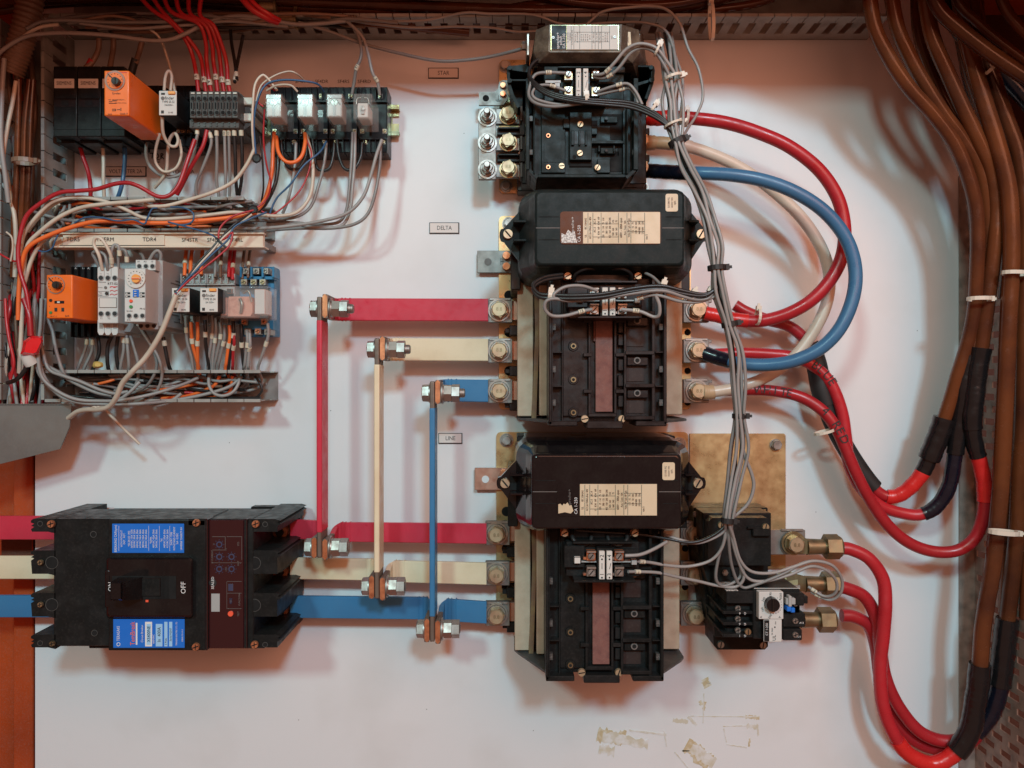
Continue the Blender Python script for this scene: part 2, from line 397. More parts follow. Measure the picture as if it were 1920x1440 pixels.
tag(m_.build('handwritten_mark', loc=W(294, 298)), 'handwritten black pen mark TDR F on the panel below the orange timer', 'marking')

# ---------------- label strip ----------------
t = thing('label_strip', 'long cream label channel with relay names between the two ducts\' wires and lower relays', 'label strip', W(300, 450, 70))
mb = MB('striptan'); mb.box(100, 461, 495, 464, 60, 78, 'striptan', .3); mb.box(100, 436, 495, 438.5, 70, 78, 'striptan', .3); mb.box(100, 437, 495, 463, 68, 72, 'striptan', .5)
mb.box(112, 460, 309, 461, 72, 75.6, 'ink'); mb.build('channel', t)
for x in (120, 470): mb = MB('duct'); mb.box(x, 444, x+14, 456, 1, 68, 'duct', .5); mb.build('standoff', t)
mb = MB('labelwhite'); mb.box(118, 439.5, 308, 459.5, 72, 75.5, 'striptan'); mb.box(309, 439.5, 493, 461, 72, 74, 'striptan'); mb.build('paper_strip', t)
mb = MB('ink')
for s_, x in (('TDR5', 137), ('THERM', 197), ('TDR4', 280)): mb.text(s_, x, 449, 10.5, 76.2, 'ink')
for s_, x in (('SF4STR', 356), ('SF4DR', 402), ('SF4RL', 443)): mb.text(s_, x, 450, 10, 74.6, 'ink')
mb.build('lettering', t)

# ================= contactors (middle and bottom, same kind) =================
def contactor(ox, oz, var, label):
    o = (ox, oz); t = thing('contactor', label, 'contactor', (ox*U, 0, oz*U), 'large black contactors on the panel')
    n = lambda m='black': MB(m, o)
    blk = 'bakelite' if var == 'mid' else 'black'
    # base plate
    m_ = n('zinc'); m_.prism([m_.L(x, z, 5) for x, z in rr(-180, 178, -108, 253, 8, 3)], (0, .004, 0), 'zinc')
    for z in (-36, 36, -95, 105):
        m_.cyl(m_.L(-161, z, 5.05), m_.L(-161, z, 5.4), .006, .006, 14, 'hole'); m_.cyl(m_.L(172, z, 5.05), m_.L(172, z, 5.4), .004, .004, 12, 'hole')
    bp = m_.build('base_plate', t)
    for x, z in ((-161, 238), (161, 231)):
        m_ = n(); hexbolt(m_, m_.L(x, z, 5), (0, -1, 0), .0062, .0085, .0012, .005, 'bright', 'steel', .2, 'bright'); m_.build('bolt', bp)
    em = 'tin' if var == 'mid' else 'copperplate'
    m_ = n(em); m_.l(-220, -150, 146, 187, 6, 10, em, .5); m_.cyl(m_.L(-200, 166, 10.05), m_.L(-200, 166, 10.4), .0045, .0045, 16, 'panel' if var != 'mid' else 'inkgrey')
    m_.l(-177, -170, 166, 167, 10, 10.4, 'ink'); m_.l(-176.5, -175.5, 160, 173, 10, 10.4, 'ink'); m_.l(-173, -172, 162, 171, 10, 10.4, 'ink'); et = m_.build('earth_tab', t)
    for z in (157, 177): m_ = n('copper'); m_.cyl(m_.L(-166, z, 10), m_.L(-166, z, 16), .005, .0045, 14, 'copper'); m_.build('rivet', et)
    # inner housing
    m_ = n(blk); m_.l(-142, 134, -114, 252, 5, 66, blk, 1)
    for z in (-37, 37, -100): m_.l(-160, -141, z-9, z+9, 5, 30, blk, .8); m_.l(134, 150, z-9, z+9, 5, 30, blk, .8); m_.l(-168, -158, z-4, z+4, 12, 24, blk, .5)
    m_.l(-158, -141, 100, 200, 5, 88, blk, 1); m_.l(134, 150, 95, 150, 5, 80, blk, 1); m_.build('housing', t)
    # terminals
    for sx in (-1, 1):
        for z in (73, 0, -73):
            m_ = n('steel')
            x0, x1 = (-199, -155) if sx < 0 else (155, 201)
            m_.l(x0, x1, z-22, z+21, 24, 33, 'tin', .5); m_.l(x0+3, x1-3, z+18, z+22, 33, 34.5, 'bright', .3)
            m_.l(*( (-157, -140) if sx < 0 else (136, 157)), z-17, z+18, 18, 27, 'copperplate', .4)
            if sx > 0: m_.l(x1-8, x1+6, z+14, z+20, 24, 31, 'tin', .4)
            tt = m_.build('terminal', t)
            m_ = n(); hexbolt(m_, m_.L(sx*178.5, z, 33), (0, -1, 0), .0098, .0135, .0022, .009, 'goldbolt', 'steel', random.random(), 'bolthead', '8.8'); m_.build('bolt', tt)
    # arc chute boards
    for a in ((-146, -119, -116, 128, 20, 78), (-109, -96, -114, 128, 20, 94), (104, 137, -113, 128, 20, 80)): m_ = n('fibre'); m_.l(*a, 'fibre', .8); m_.build('fibre_board', t)
    m_ = n('fibre_dark'); m_.prism([m_.L(x, z, 82) for x, z in ((-118, 128), (-109, 128), (-108, 40), (-112, -60), (-114, -119), (-122, -119), (-119, -60), (-116, 30))], (0, .05, 0), 'fibre_dark'); m_.build('fibre_strip', t)
    m_ = n('darkgrey')
    m_.prism([m_.L(-147, -119, 20), m_.L(-147, -119, 66), m_.L(-140, -119, 78), m_.L(-93, -119, 140), m_.L(-93, -119, 20)], (0, 0, -.0025), 'darkgrey'); m_.build('bottom_plate', t); m_ = n('darkgrey')
    m_.prism([m_.L(140, -119, 20), m_.L(140, -119, 92), m_.L(132, -119, 102), m_.L(88, -119, 140), m_.L(88, -119, 20)], (0, 0, -.0025), 'darkgrey')
    m_.build('bottom_plate', t)
    # open black tray with ribs
    m_ = n(blk)
    m_.l(-92, 85, -121, 118, 22, 135, blk, .5)
    m_.l(-97, -92, -125, 118, 22, 150, blk, .8); m_.l(84, 89, -125, 118, 22, 150, blk, .8)
    m_.prism([m_.L(-92, z, h) for z, h in ((118, 135), (118, 150), (-121, 150), (-121, 135))], (.0006, 0, 0), blk)
    m_.l(-76, -74, -121, 118, 135, 141, blk, .3); m_.l(-74, -34, -112, 112, 135, 139, blk, .6)
    for z in (-10, -64): m_.l(-92, -76, z-1, z+1, 135, 147, blk, .2); m_.l(72, 84, z-1, z+1, 135, 147, blk, .2)
    # middle trough
    for x in (-34, 7): m_.l(x, x+4, -108, 112, 135, 144, blk, .5)
    m_.l(-34, 11, -113, -107, 135, 144, blk, .8)
    for z in (-14, -72, 40): m_.l(-42, -28, z-3, z+3, 139, 146, blk, .5); m_.l(9, 26, z-3, z+3, 139, 146, blk, .5)
    for z in (-30, -55, -88, 10, 30): m_.l(14, 22, z-9, z+9, 135, 142, blk, .5)
    # compartments at right
    m_.l(22, 26, -118, 60, 135, 147, blk, .4); m_.l(66, 71, -121, 118, 135, 148, blk, .5)
    for z in (52, -11, -63, -114): m_.l(24, 70, z-3, z+3, 135, 149, blk, .5)
    for z in (40, -23, -75): m_.l(28, 62, z-8, z+6, 135, 142, blk, .8); m_.cyl(m_.L(44, z, 142), m_.L(44, z, 143.5), .0036, .0036, 14, 'inkgrey'); m_.cyl(m_.L(44, z, 143.5), m_.L(44, z, 143.9), .0022, .0022, 10, 'hole')
    # bottom lip with two cut-outs
    m_.l(-97, -52, -127, -119, 100, 150, blk, .8); m_.l(-37, 20, -131, -119, 110, 148, blk, .8); m_.l(40, 89, -127, -119, 100, 150, blk, .8)
    tr = m_.build('arc_chamber_tray', t)
    m_ = n('brownwin')
    for z in (14, -42, -93): m_.l(27, 56, z-14, z+15, 135, 136.2, 'brownwin')
    m_.build('window', tr)
    for z in (0, -53.5, -106):
        m_ = n('brass'); m_.cyl(m_.L(-57.5, z, 139), m_.L(-57.5, z, 140.6), .0056, .005, 16, blk); m_.cyl(m_.L(-57.5, z, 140.6), m_.L(-57.5, z, 142.5), .0031, .0029, 14, 'brass')
        m_.cyl(m_.L(-57.5, z, 142.5), m_.L(-57.5, z, 142.8), .0016, .0016, 10, 'hole'); m_.build('brass_insert', tr)
    for x in (-40, 19): m_ = n(); slotscrew(m_, m_.L(x, -116, 143), .0042, 3, 'bolthead', 70 if x > 0 else 10); m_.build('screw', tr)
    for k, (a, b) in enumerate(((30, 1), (-37, 3), (-90, 5))):
        m_ = n('inkgrey'); m_.l(-91.8, -86, a-5, a+5, 140, 147, 'darkgrey', .2); m_.wtext(str(b+1), m_.L(-89, a, 147.2), .005, 'inkgrey', 90); m_.build('terminal_number', tr)
        m_ = n('inkgrey'); m_.l(78, 83.8, a-5, a+5, 140, 147, 'darkgrey', .2); m_.wtext(str(b), m_.L(81, a, 147.2), .005, 'inkgrey', 90); m_.build('terminal_number', tr)
    m_ = n('redfibre'); m_.l(-25, 4, 8 if var == 'mid' else 48, 114, 135, 139, 'redfibre', .4); m_.l(-22, 5, -105, 108, 135, 141, 'redfibre', .4)
    m_.build('fibre_insert', tr)
    # coil cover
    cm = 'blackgreen' if var == 'mid' else 'blackgloss'
    m_ = n(cm)
    def ring(x0, x1, z0, z1, r, h): return [m_.L(x, z, h) for x, z in rr(x0, x1, z0, z1, r, 5)]
    m_.loft([ring(-146, 138, 106, 254, 26, 20), ring(-146, 138, 106, 254, 26, 96), ring(-144, 136, 108, 251, 26, 128), ring(-129, 118, 112, 246, 18, 152), ring(-122, 110, 119, 237, 8, 167)], cm, False, False)
    m_.loft([ring(-122+e, 110-e, 119+e, 237-e, 8, h) for e, h in ((0, 167), (.5, 170.5), (1.6, 173.2), (3.2, 175), (5.2, 175.5))], cm, True, False)
    m_.faces(ring(-116.8, 104.8, 124.2, 231.8, 8, 175.5), [tuple(range(24))], cm)
    for z, a, b in ((178, -119, -82), (178, 74, 107), (195, -115, -84), (160, -115, -84), (195, 80, 103), (160, 80, 103)):
        m_.l(a, b, z-.5, z+.5, 175.5, 175.8, 'hole' if abs(z-178) > 1 else 'inkgrey')
    # ears
    for sx in (-1, 1):
        xt, xb = (-176, -132) if sx < 0 else (163, 124)
        c = 150 if sx > 0 else -162
        P = [(xb, 232), (xt-sx*7, 192)]+[(c+sx*14*math.cos(a), 182+15*math.sin(a)) for a in (.6, .2, -.2, -.6)]+[(xt-sx*7, 172), (xb, 124)]
        m_.prism([m_.L(x, z, 128) for x, z in P], (0, .010, 0), cm)
        m_.l(*sorted((xb, c+(-sx)*8)), 196, 200, 118, 146, cm, .8); m_.l(*sorted((xb, c+(-sx)*8)), 166, 170, 118, 146, cm, .8)
        m_.l(*sorted((xb, c+(-sx)*8)), 171, 195, 128, 128.6, 'hole')
    cv = m_.build('coil_cover', t)
    for x in (-162, 150): m_ = n(); slotscrew(m_, m_.L(x, 182, 128), .0056, 4, 'bolthead', 130 if x < 0 else 60); m_.build('screw', cv)
    # name plate
    m_ = n('labeltan'); z0, z1 = 141, 191
    if var == 'mid': z0, z1 = 153, 203
    m_.prism([m_.L(x, z, 176.3) for x, z in rr(-82, 72, z0, z1, 5, 3)], (0, .001, 0), 'blackgloss')
    m_.prism([m_.L(x, z, 176.6) for x, z in [(-47, z0+1), (-47, z1-1)]+[(70.5, z1-1), (70.5, z0+1)]], (0, .0002, 0), 'labeltan')
    m_.prism([m_.L(x, z, 176.7) for x, z in ((-80, z0+2), (-80, z0+17), (-74, z0+14), (-70, z0+22), (-64, z0+17), (-60, z0+20), (-58, z0+10), (-56, z0+2))] if var == 'mid' else [m_.L(x, z, 176.7) for x, z in ((-80, z0+4), (-80, z0+18), (-77, z0+19), (-74, z0+16), (-72, z0+19), (-69, z0+18), (-66, z0+21), (-63, z0+16), (-60, z0+17), (-57, z0+8), (-61, z0+4), (-70, z0+6))], (0, .0002, 0), 'silver' if var == 'mid' else 'labeltan')
    pl = m_.build('nameplate', cv)
    m_ = n('ink'); H_ = 177.1
    cols = [(-43, 'UL        IEC DIN/AS', 3.6), (-36, 'AC1,Ie=300A,after 40V', 3.6), (-29, '      AC-3    AC-4', 3.8), (-23, 'V    KW  HP   KW  HP', 3.6), (-16, '220   75  110   75  110', 3.4), (-11, '380  132  132', 3.4), (-6, '415  160  200  160 200', 3.4),
            (-1, '500  160        132', 3.4), (4, '660  160         75', 3.4), (11, '600V ~ 300A open', 4), (17, 'Aux. Cont. 10A', 3.6), (23, 'Volts HP 1ph HP 3ph', 3.4), (29, '115   15   75', 3.4), (34, '230   50  100', 3.4), (39, '460/480    200', 3.4), (44, '575/600    250', 3.4), (50, 'size 5', 3.6)]
    for x, s_, sz in cols: m_.wtext(s_, m_.L(x, (z0+z1)/2-(0 if len(s_) > 10 else 14), H_), sz*U*1.25, 'ink', 90, .78)
    for x in (-39.5, -32, -19.5, 7, 20, 26, 47): m_.l(x-.25, x+.25, z0+2, z1-2, 176.7, 177, 'ink')
    for a, b, z in ((-32, 7, z0+11), (-32, 7, z0+31), (20, 47, z0+19), (20, 47, z0+35)): m_.l(a, b, z-.2, z+.2, 176.7, 177, 'ink')
    m_.wtext('sprecher+', m_.L(-63, z0+29, H_), 6*U, 'silver' if var == 'mid' else 'inkgrey', 90); m_.wtext('CA 1-250', m_.L(-53, z0+16, H_), 6.5*U, 'inkwhite', 90)
    m_.build('lettering', pl)
    m_ = n('labelwhite'); a0 = 196; 
    if var == 'mid': a0 = 203
    m_.prism([m_.L(x, z, 176.2) for x, z in rr(79, 98, a0, a0+27, 3, 3)], (0, .0006, 0), 'labeltan'); st = m_.build('sticker', cv)
    m_ = n('inkgrey')
    for k, s_ in enumerate(('5/1/08 FG', 'sauter nm', 'eph.')): m_.wtext(s_, m_.L(84+4.5*k, a0+13.5, 176.6), 4.4*U, 'inkgrey', 90, .9)
    m_.build('lettering', st)
    if var != 'mid':
        m_ = n('labeltan'); m_.prism([m_.L(x, 254.6, h) for x, h in ((-48, 52), (-22, 52), (-22, 70), (-48, 70))], (0, 0, .0003), 'labeltan'); m_.build('sticker', cv)
    # auxiliary contact block
    m_ = n(blk); m_.l(-66, 48, 42, 96, 118, 158, blk, .8); m_.l(-56, 38, 40, 43, 130, 178, blk, .4); m_.l(-56, 38, 96, 99, 130, 168, blk, .4)
    m_.l(-70, -38, 58, 92, 140, 165, blk, .8); m_.l(-20, 4, 43, 90, 150, 171, blk, .5); m_.l(18, 46, 58, 86, 140, 164, blk, .8)
    m_.l(-44, -20, 67, 70, 160, 168, 'greyplastic', .3); m_.l(2, 40, 67, 70, 160, 168, 'greyplastic', .3)
    m_.l(-55, -45, 66, 76, 160, 170, 'labelwhite', .4); m_.l(33, 42, 64, 72, 160, 170, 'greyplastic', .4)
    m_.l(-62, 44, 99, 116, 120, 150, blk, 1)
    ab = m_.build('auxiliary_block', t)
    for x in (-29, 14):
        for z in (79, 54.5):
            m_ = n('steel'); m_.l(x-7, x+7, z-8, z+8, 165, 171, 'steel' if (z < 60 or var == 'mid') else 'copper', .4); m_.l(x-7, x+7, z+5, z+8, 170, 175, 'steel', .3)
            m_.l(x-12, x-7, z-7, z-3, 164, 170, 'copper' if x < 0 else 'steel', .3); tt = m_.build('screw_terminal', ab)
            m_ = n(); slotscrew(m_, m_.L(x, z-1, 171), .0038, 3, 'bright', 50); m_.build('screw', tt)
    for k, x in enumerate((-17.5, -6)):
        m_ = n('labelwhite'); m_.l(x, x+8.5, 44, 87, 171, 176, 'labelwhite', .4); st = m_.build('number_strip', ab)
        m_ = n('ink'); cx = x+4.25
        for zz, s_ in ((50, '1' if k == 0 else '3'), (81, '2' if k == 0 else '4')): m_.wtext(s_, m_.L(cx, zz+(2 if zz < 60 else -1), 176.3), 8.5*U, 'ink', 90)
        for zz in (47, 75): m_.cyl(m_.L(cx, zz-(0 if zz < 60 else 0), 176), m_.L(cx, zz, 176.4), .0009, .0009, 8, 'ink')
        m_.prism([m_.L(cx-.4, 60, 176.3), m_.L(cx+.4, 60, 176.3), m_.L(cx+.4+(2 if k else 0), 69, 176.3), m_.L(cx-.4+(2 if k else 0), 69, 176.3)], (0, .0001, 0), 'ink')
        m_.build('lettering', st)
    # coil leads and their terminals
    for sx, x in ((-1, -68), (1, 42)):
        m_ = n('brass'); m_.l(x-6, x+6, 104, 113, 146, 154, 'copper', .4); tt = m_.build('coil_terminal', t)
        m_ = n(); slotscrew(m_, m_.L(x, 109, 154), .004, 3, 'bolthead', 30); m_.build('screw', tt)
        m_ = n('rubber'); k = -sx
        if var == 'mid': m_.tube([m_.L(x+k*10, 104, 152), m_.L(x+k*13, 112, 160), m_.L(x+k*26, 118, 166), m_.L(x+k*42, 119, 160), m_.L(x+k*48, 118, 140)], .0022, 'rubber')
        else: m_.tube([m_.L(x+k*12, 110, 150), m_.L(x+k*13, 100, 158), m_.L(x+k*24, 92, 160), m_.L(x+k*38, 94, 158), m_.L(x+k*42, 104, 152), m_.L(x+k*34, 112, 140)], .0022, 'rubber')
        m_.build('coil_lead', t)
    return t
contactor(155.5, 60.5, 'mid', 'large contactor in the middle with matte grey-green black coil cover and worn tan nameplate')
contactor(150.7, -342.7, 'low', 'large bottom contactor with glossy black coil cover next to the overload relay')
# ================= star contactor (top) =================
t = thing('contactor', 'smaller top contactor with tilted silver nameplate and an open face of two gold screws', 'contactor', W(1095, 240))
mb = MB('zinc'); mb.poly([(936, 118), (942, 112), (1205, 112), (1212, 118), (1212, 356), (1205, 362), (942, 362), (936, 356)], 1, 5, 'zinc'); bp = mb.build('base_plate', t)
for x, y in ((947, 125), (949, 350), (1203, 122), (1204, 352)):
    mb = MB(); hexbolt(mb, W(x, y, 5), (0, -1, 0), .0058, .0078, .001, .004, 'steel', 'steel', .3, 'steel'); mb.build('bolt', bp)
mb = MB('copperplate'); mb.poly([(898, 174), (900, 172), (928, 172), (934, 166), (936, 154), (943, 150), (953, 151), (954, 184), (944, 196), (935, 197), (898, 197)], 26, 30, 'tin')
mb.pc(911, 184, 6, 30, 30.4, 'hole'); mb.box(929, 187, 940, 188, 30, 30.3, 'ink'); mb.box(931, 189.5, 938, 190.3, 30, 30.3, 'ink'); mb.box(934, 178, 935, 187, 30, 30.3, 'ink'); et = mb.build('earth_tab', t)
for y in (159, 175): mb = MB(); mb.pc(943, y, 5, 30, 34, 'copper'); mb.build('rivet', et)
mb = MB('black')
mb.box(978, 140, 1212, 345, 5, 60, 'black', 1)
mb.box(1000, 338, 1195, 352, 5, 45, 'black', 1); mb.box(970, 330, 1005, 358, 5, 30, 'darkgrey', 1); mb.box(1185, 330, 1212, 358, 5, 30, 'darkgrey', 1)
for y in (243, 293):
    mb.box(932, y-3, 985, y+10, 5, 50, 'black', .6); mb.box(934, y-5, 984, y-2, 5, 57, 'black', .4); mb.box(974, y-9, 984, y+10, 40, 64, 'black', .5)
    mb.box(1200, y-3, 1218, y+10, 5, 50, 'black', .6)
mb.box(972, 205, 986, 335, 10, 40, 'copperplate', .5)
for y in (198, 252, 304): mb.box(975, y, 980, y+28, 40, 62, 'darkgrey', .4)
mb.build('housing', t)
# terminals
for y in (218, 268, 318):
    mb = MB('steel'); mb.box(930, y-14, 974, y+14, 36, 44, 'tin', .4); tt = mb.build('terminal', t)
    mb = MB(); hexbolt(mb, W(953, y, 44), (0, -1, 0), .0086, .0105, .002, .008, 'goldbolt', 'goldbolt', .3, 'bolthead', '8.8'); mb.build('bolt', tt)
    mb = MB('steel'); mb.box(1186, y-15, 1214, y+14, 36, 44, 'tin', .4); tt = mb.build('terminal', t)
    mb = MB(); hexbolt(mb, W(1201, y, 44), (0, -1, 0), .0086, .0105, .002, .008, 'goldbolt', 'goldbolt', .8, 'bolthead', '8.8'); mb.build('bolt', tt)
# star link busbar
ln = thing('link_bar', 'short upright grey link bar with three long studs left of the top contactor', 'link bar', W(915, 268, 45))
mb = MB('tin'); mb.box(897, 204, 930, 336, 45, 52, 'tin', .5); mb.build('bar', ln)
for y in (220, 268, 318):
    mb = MB('bright'); p = W(914, y, 52); A = Vector((0, -.001, 0))
    mb.cyl(p, p+A*1.6, .0112, .0112, 24, 'bright'); mb.cyl(p+A*1.6, p+A*3, .009, .008, 20, 'steel'); mb.cyl(p+A*3, p+A*11, .0072, .0072, 6, 'bright', False, .2)
    mb.cyl(p+A*11, p+A*12, .0064, .0056, 18, 'bright')
    for k in range(7): mb.cyl(p+A*(12+k*1.5), p+A*(13.2+k*1.5), .0040, .0036, 14, 'steel')
    mb.cyl(p+A*22.5, p+A*23.5, .0038, .003, 14, 'bright'); mb.build('stud', ln)
# wings
mb = MB('blackgreen')
mb.poly([(986, 126), (956, 126), (951, 132), (951, 152), (957, 175), (968, 200), (988, 212)], 55, 60, 'blackgreen'); mb.poly([(990, 120), (954, 124), (950, 130), (992, 136)], 60, 84, 'blackgreen'); mb.box(952, 148, 992, 152, 60, 86, 'blackgreen', .6)
mb.poly([(951, 126), (956, 126), (956, 152), (963, 176), (975, 200), (970, 202), (957, 178), (951, 154)], 60, 86, 'blackgreen')
for y in (127, 151): mb.pc(956, y, 4, 86, 90, 'blackgreen', 14)
mb.build('side_wing', t); mb = MB('blackgreen')
mb.poly([(1195, 122), (1226, 124), (1228, 132), (1225, 158), (1214, 188), (1198, 200)], 55, 60, 'blackgreen'); mb.box(1193, 122, 1224, 126, 60, 86, 'blackgreen', .6); mb.poly([(1192, 156), (1222, 148), (1222, 152), (1192, 162)], 60, 86, 'blackgreen')
mb.poly([(1221, 124), (1226, 126), (1227, 150), (1214, 186), (1209, 184), (1221, 150)], 60, 86, 'blackgreen')
for y in (126, 150): mb.pc(1221, y, 4, 86, 90, 'blackgreen', 14)
mb.build('side_wing', t)
# front tray
mb = MB('blackgreen'); g = 'blackgreen'
mb.box(992, 160, 1190, 331, 60, 104, g, 1.5, 2)
for a in ((986, 146, 993, 318), (1000, 150, 1003, 326), (1188, 146, 1197, 318), (1175, 200, 1178, 326)): mb.box(*a, 60, 118, g, .6)
mb.poly([(986, 316), (993, 316), (1010, 330), (1006, 335)], 60, 116, g); mb.poly([(1197, 316), (1190, 316), (1172, 330), (1176, 335)], 60, 116, g)
mb.box(1008, 326, 1174, 333, 60, 112, g, .8)
mb.box(1015, 196, 1060, 324, 104, 107, g, .6); mb.box(1020, 268, 1052, 304, 107, 107.6, g, .2)
mb.box(1068, 210, 1110, 300, 104, 112, g, .8, 2); mb.box(1056, 222, 1070, 240, 104, 110, g, .6); mb.box(1108, 240, 1120, 252, 104, 110, g, .6)
mb.box(1068, 300, 1110, 312, 104, 106, 'hole', 0); mb.box(1071, 244, 1077, 272, 112, 115, g, .4); mb.box(1085, 244, 1088, 272, 112, 115, g, .4); mb.box(1097, 244, 1101, 272, 112, 115, g, .4)
mb.box(1073, 246, 1085, 270, 112, 112.4, 'black'); mb.box(1088, 246, 1098, 270, 112, 112.4, 'black'); mb.pc(1077, 294, 3.6, 112, 112.4, 'hole')
for a in ((1125, 214, 1168, 230), (1144, 230, 1168, 262), (1104, 226, 1120, 236), (1115, 270, 1128, 286), (1158, 270, 1168, 292), (1144, 292, 1168, 322), (1128, 284, 1160, 292)): mb.box(*a, 103, 104.6, 'hole')
mb.box(1126, 218, 1158, 230, 104, 109, g, .6); mb.box(1108, 264, 1170, 269, 104, 112, g, .5); mb.box(1126, 277, 1154, 288, 104, 110, g, .6)
for x, y in ((1137, 222), (1137, 282)): mb.pc(x, y, 3.5, 108, 112, g); mb.pc(x, y, 2.2, 112, 112.5, 'brownwin')
for x in (1122, 1150): mb.box(x, 273, x+3, 284, 104, 113, g, .3)
mb.box(1120, 298, 1144, 324, 104, 108, g, .5); mb.box(1168, 206, 1175, 326, 104, 110, g, .4)
tr = mb.build('front_tray', t)
for x, y, a in ((1088, 234, 60), (1087, 288, 30), (1053, 312, 5), (1120, 315, 60)):
    mb = MB(); slotscrew(mb, W(x, y, 112 if x in (1088, 1087) else 106), .0036, 2.4, 'bolthead', a); mb.build('screw', tr)
for x, y in ((1028, 254), (1028, 313)):
    mb = MB(); mb.pc(x, y, 4, 107, 108.5, 'copper'); mb.pc(x, y, 2.2, 108.5, 108.9, 'hole'); mb.build('brass_insert', tr)
for y, s1, s2 in ((222, '4', '2'), (285, '6', '5')):
    for x, s_ in ((991, s1), (1186, s2)): mb = MB('inkgrey'); mb.box(x, y-5, x+8, y+5, 104, 115, 'darkgrey', .3); mb.text(s_, x+4, y, 8, 115.3, 'inkgrey', 90); mb.build('terminal_number', tr)
# coil cover with tilted nameplate
mb = MB('topdark')
P0 = [W(x, y, 60) for x, y in ((1006, 66), (1206, 66), (1212, 120), (1196, 150), (1004, 150), (994, 120))]
P1 = [W(x, y, 112) for x, y in ((1005, 56), (1198, 56), (1200, 98), (1186, 118), (1010, 118), (1000, 98))]
P2 = [W(x, y, 124) for x, y in ((1030, 46), (1166, 46), (1164, 96), (1160, 98), (1032, 98), (1028, 96))]
mb.loft([P0, P1, P2], 'capmetal', False)
for a in ((987, 62, 993, 104), (1194, 62, 1201, 100)): mb.box(*a, 40, 108, 'steel', 1, 2)
mb.box(1040, 96, 1148, 104, 100, 112, 'blackgreen', .5); mb.box(1000, 104, 1190, 126, 60, 98, 'blackgreen', 1)
mb.text('A', 1080, 101, 7, 112.3, 'inkgrey'); mb.text('B', 1110, 101, 7, 112.3, 'inkgrey')
cv = mb.build('coil_cover', t)
mb = MB(); hexbolt(mb, W(992, 86, 92), (-1, 0, 0), .005, .006, .001, .006, 'steel', 'steel', 0, 'goldbolt'); mb.build('bolt', cv)
mb = MB('labelwhite'); h = 125
mb.box(1032, 46.5, 1161, 94, 124, 124.8, 'zincgreen', .4); mb.box(1034, 47.5, 1062, 93, 124.6, 125.2, 'black', .2); mb.box(1062, 47.5, 1159, 93, 124.6, 125.2, 'labelwhite', .2)
np_ = mb.build('nameplate', cv)
mb = MB('ink'); h = 125.6
for x, s_, sz in ((1046, 'sprecher+', 7.5), (1051.5, 'schuh', 7.5), (1057.5, 'CA 1-100', 7)): mb.text(s_, x, 76 if x < 1055 else 77, sz, h, 'inkwhite', 90)
for x, s_ in ((1065, 'UL   IEC DIN/AS'), (1069, '     BS VDE 0660'), (1073, 'AC1,Ie=125A, after 500V'), (1079, 'AC-2 AC-4'), (1083, 'AC-3 V KW KW'), (1090, '220  40  30'), (1094, '380  75  55'), (1098, '415  75  60'), (1102, '500  90  75'), (1106, '660  75'),
              (1113, '600V ~ 150A open'), (1119, 'Aux. Cont. 10A'), (1125, 'Volts HP1ph HP3ph'), (1131, '115   15   -'), (1135, '200/230  30  40'), (1139, '460/575 75 100'), (1147, 'size 3')):
    mb.text(s_, x, 70, 3.4, h, 'inkgrey', 90, .8)
for x in (1071, 1076, 1087, 1110, 1116, 1122, 1128, 1143): mb.box(x-.3, 48, x+.3, 92, 125.2, 125.4, 'ink')
for y in (60, 78): mb.box(1076, y, 1143, y+.5, 125.2, 125.4, 'ink')
mb.build('lettering', np_)
for x, y in ((1037, 70), (1153, 69)): mb = MB(); mb.pc(x, y, 2.6, 125, 126.4, 'bright'); mb.pc(x, y, 1.2, 126.4, 126.6, 'ink'); mb.build('rivet', np_)
mb = MB('labeltan'); mb.poly([(1170, 59), (1182, 60), (1184, 87), (1171, 88)], 112, 119.5, 'labeltan'); mb.text('sauter', 1177, 74, 5, 119.8, 'inkgrey', 90); mb.build('sticker', cv)
# auxiliary block
mb = MB('black'); mb.box(1020, 124, 1170, 190, 60, 112, 'blackgreen', .8); mb.box(1046, 124, 1140, 127, 100, 128, 'blackgreen', .4); mb.box(1038, 184, 1140, 188, 100, 128, 'blackgreen', .4)
mb.box(1022, 150, 1052, 156, 112, 122, 'greyplastic', .4); mb.box(1122, 153, 1168, 157, 112, 120, 'black', .4); mb.box(1040, 154, 1050, 166, 112, 122, 'greyplastic', .3); mb.box(1078, 127, 1106, 186, 112, 121, 'black', .4); mb.box(1154, 126, 1172, 136, 100, 116, 'black', .5)
ab = mb.build('auxiliary_block', t)
for x, y in ((1066, 141), (1066, 170), (1117, 138), (1117, 171)):
    mb = MB('goldbolt'); mb.box(x-8, y-8, x+8, y+9, 112, 120, 'goldbolt', .4); mb.box(x-8, y+6, x+8, y+9, 120, 123, 'steel', .3); tt = mb.build('screw_terminal', ab)
    mb = MB(); slotscrew(mb, W(x, y-1, 120), .0034, 3, 'bright', 60); mb.build('screw', tt)
for x, y in ((1065, 117), (1121, 117)):
    mb = MB('goldbolt'); slotscrew(mb, W(x, y, 98), .0036, 3, 'goldbolt', 0); mb.box(x-9, y-3, x-5, y+5, 96, 99, 'copper', .3); mb.build('screw', ab)
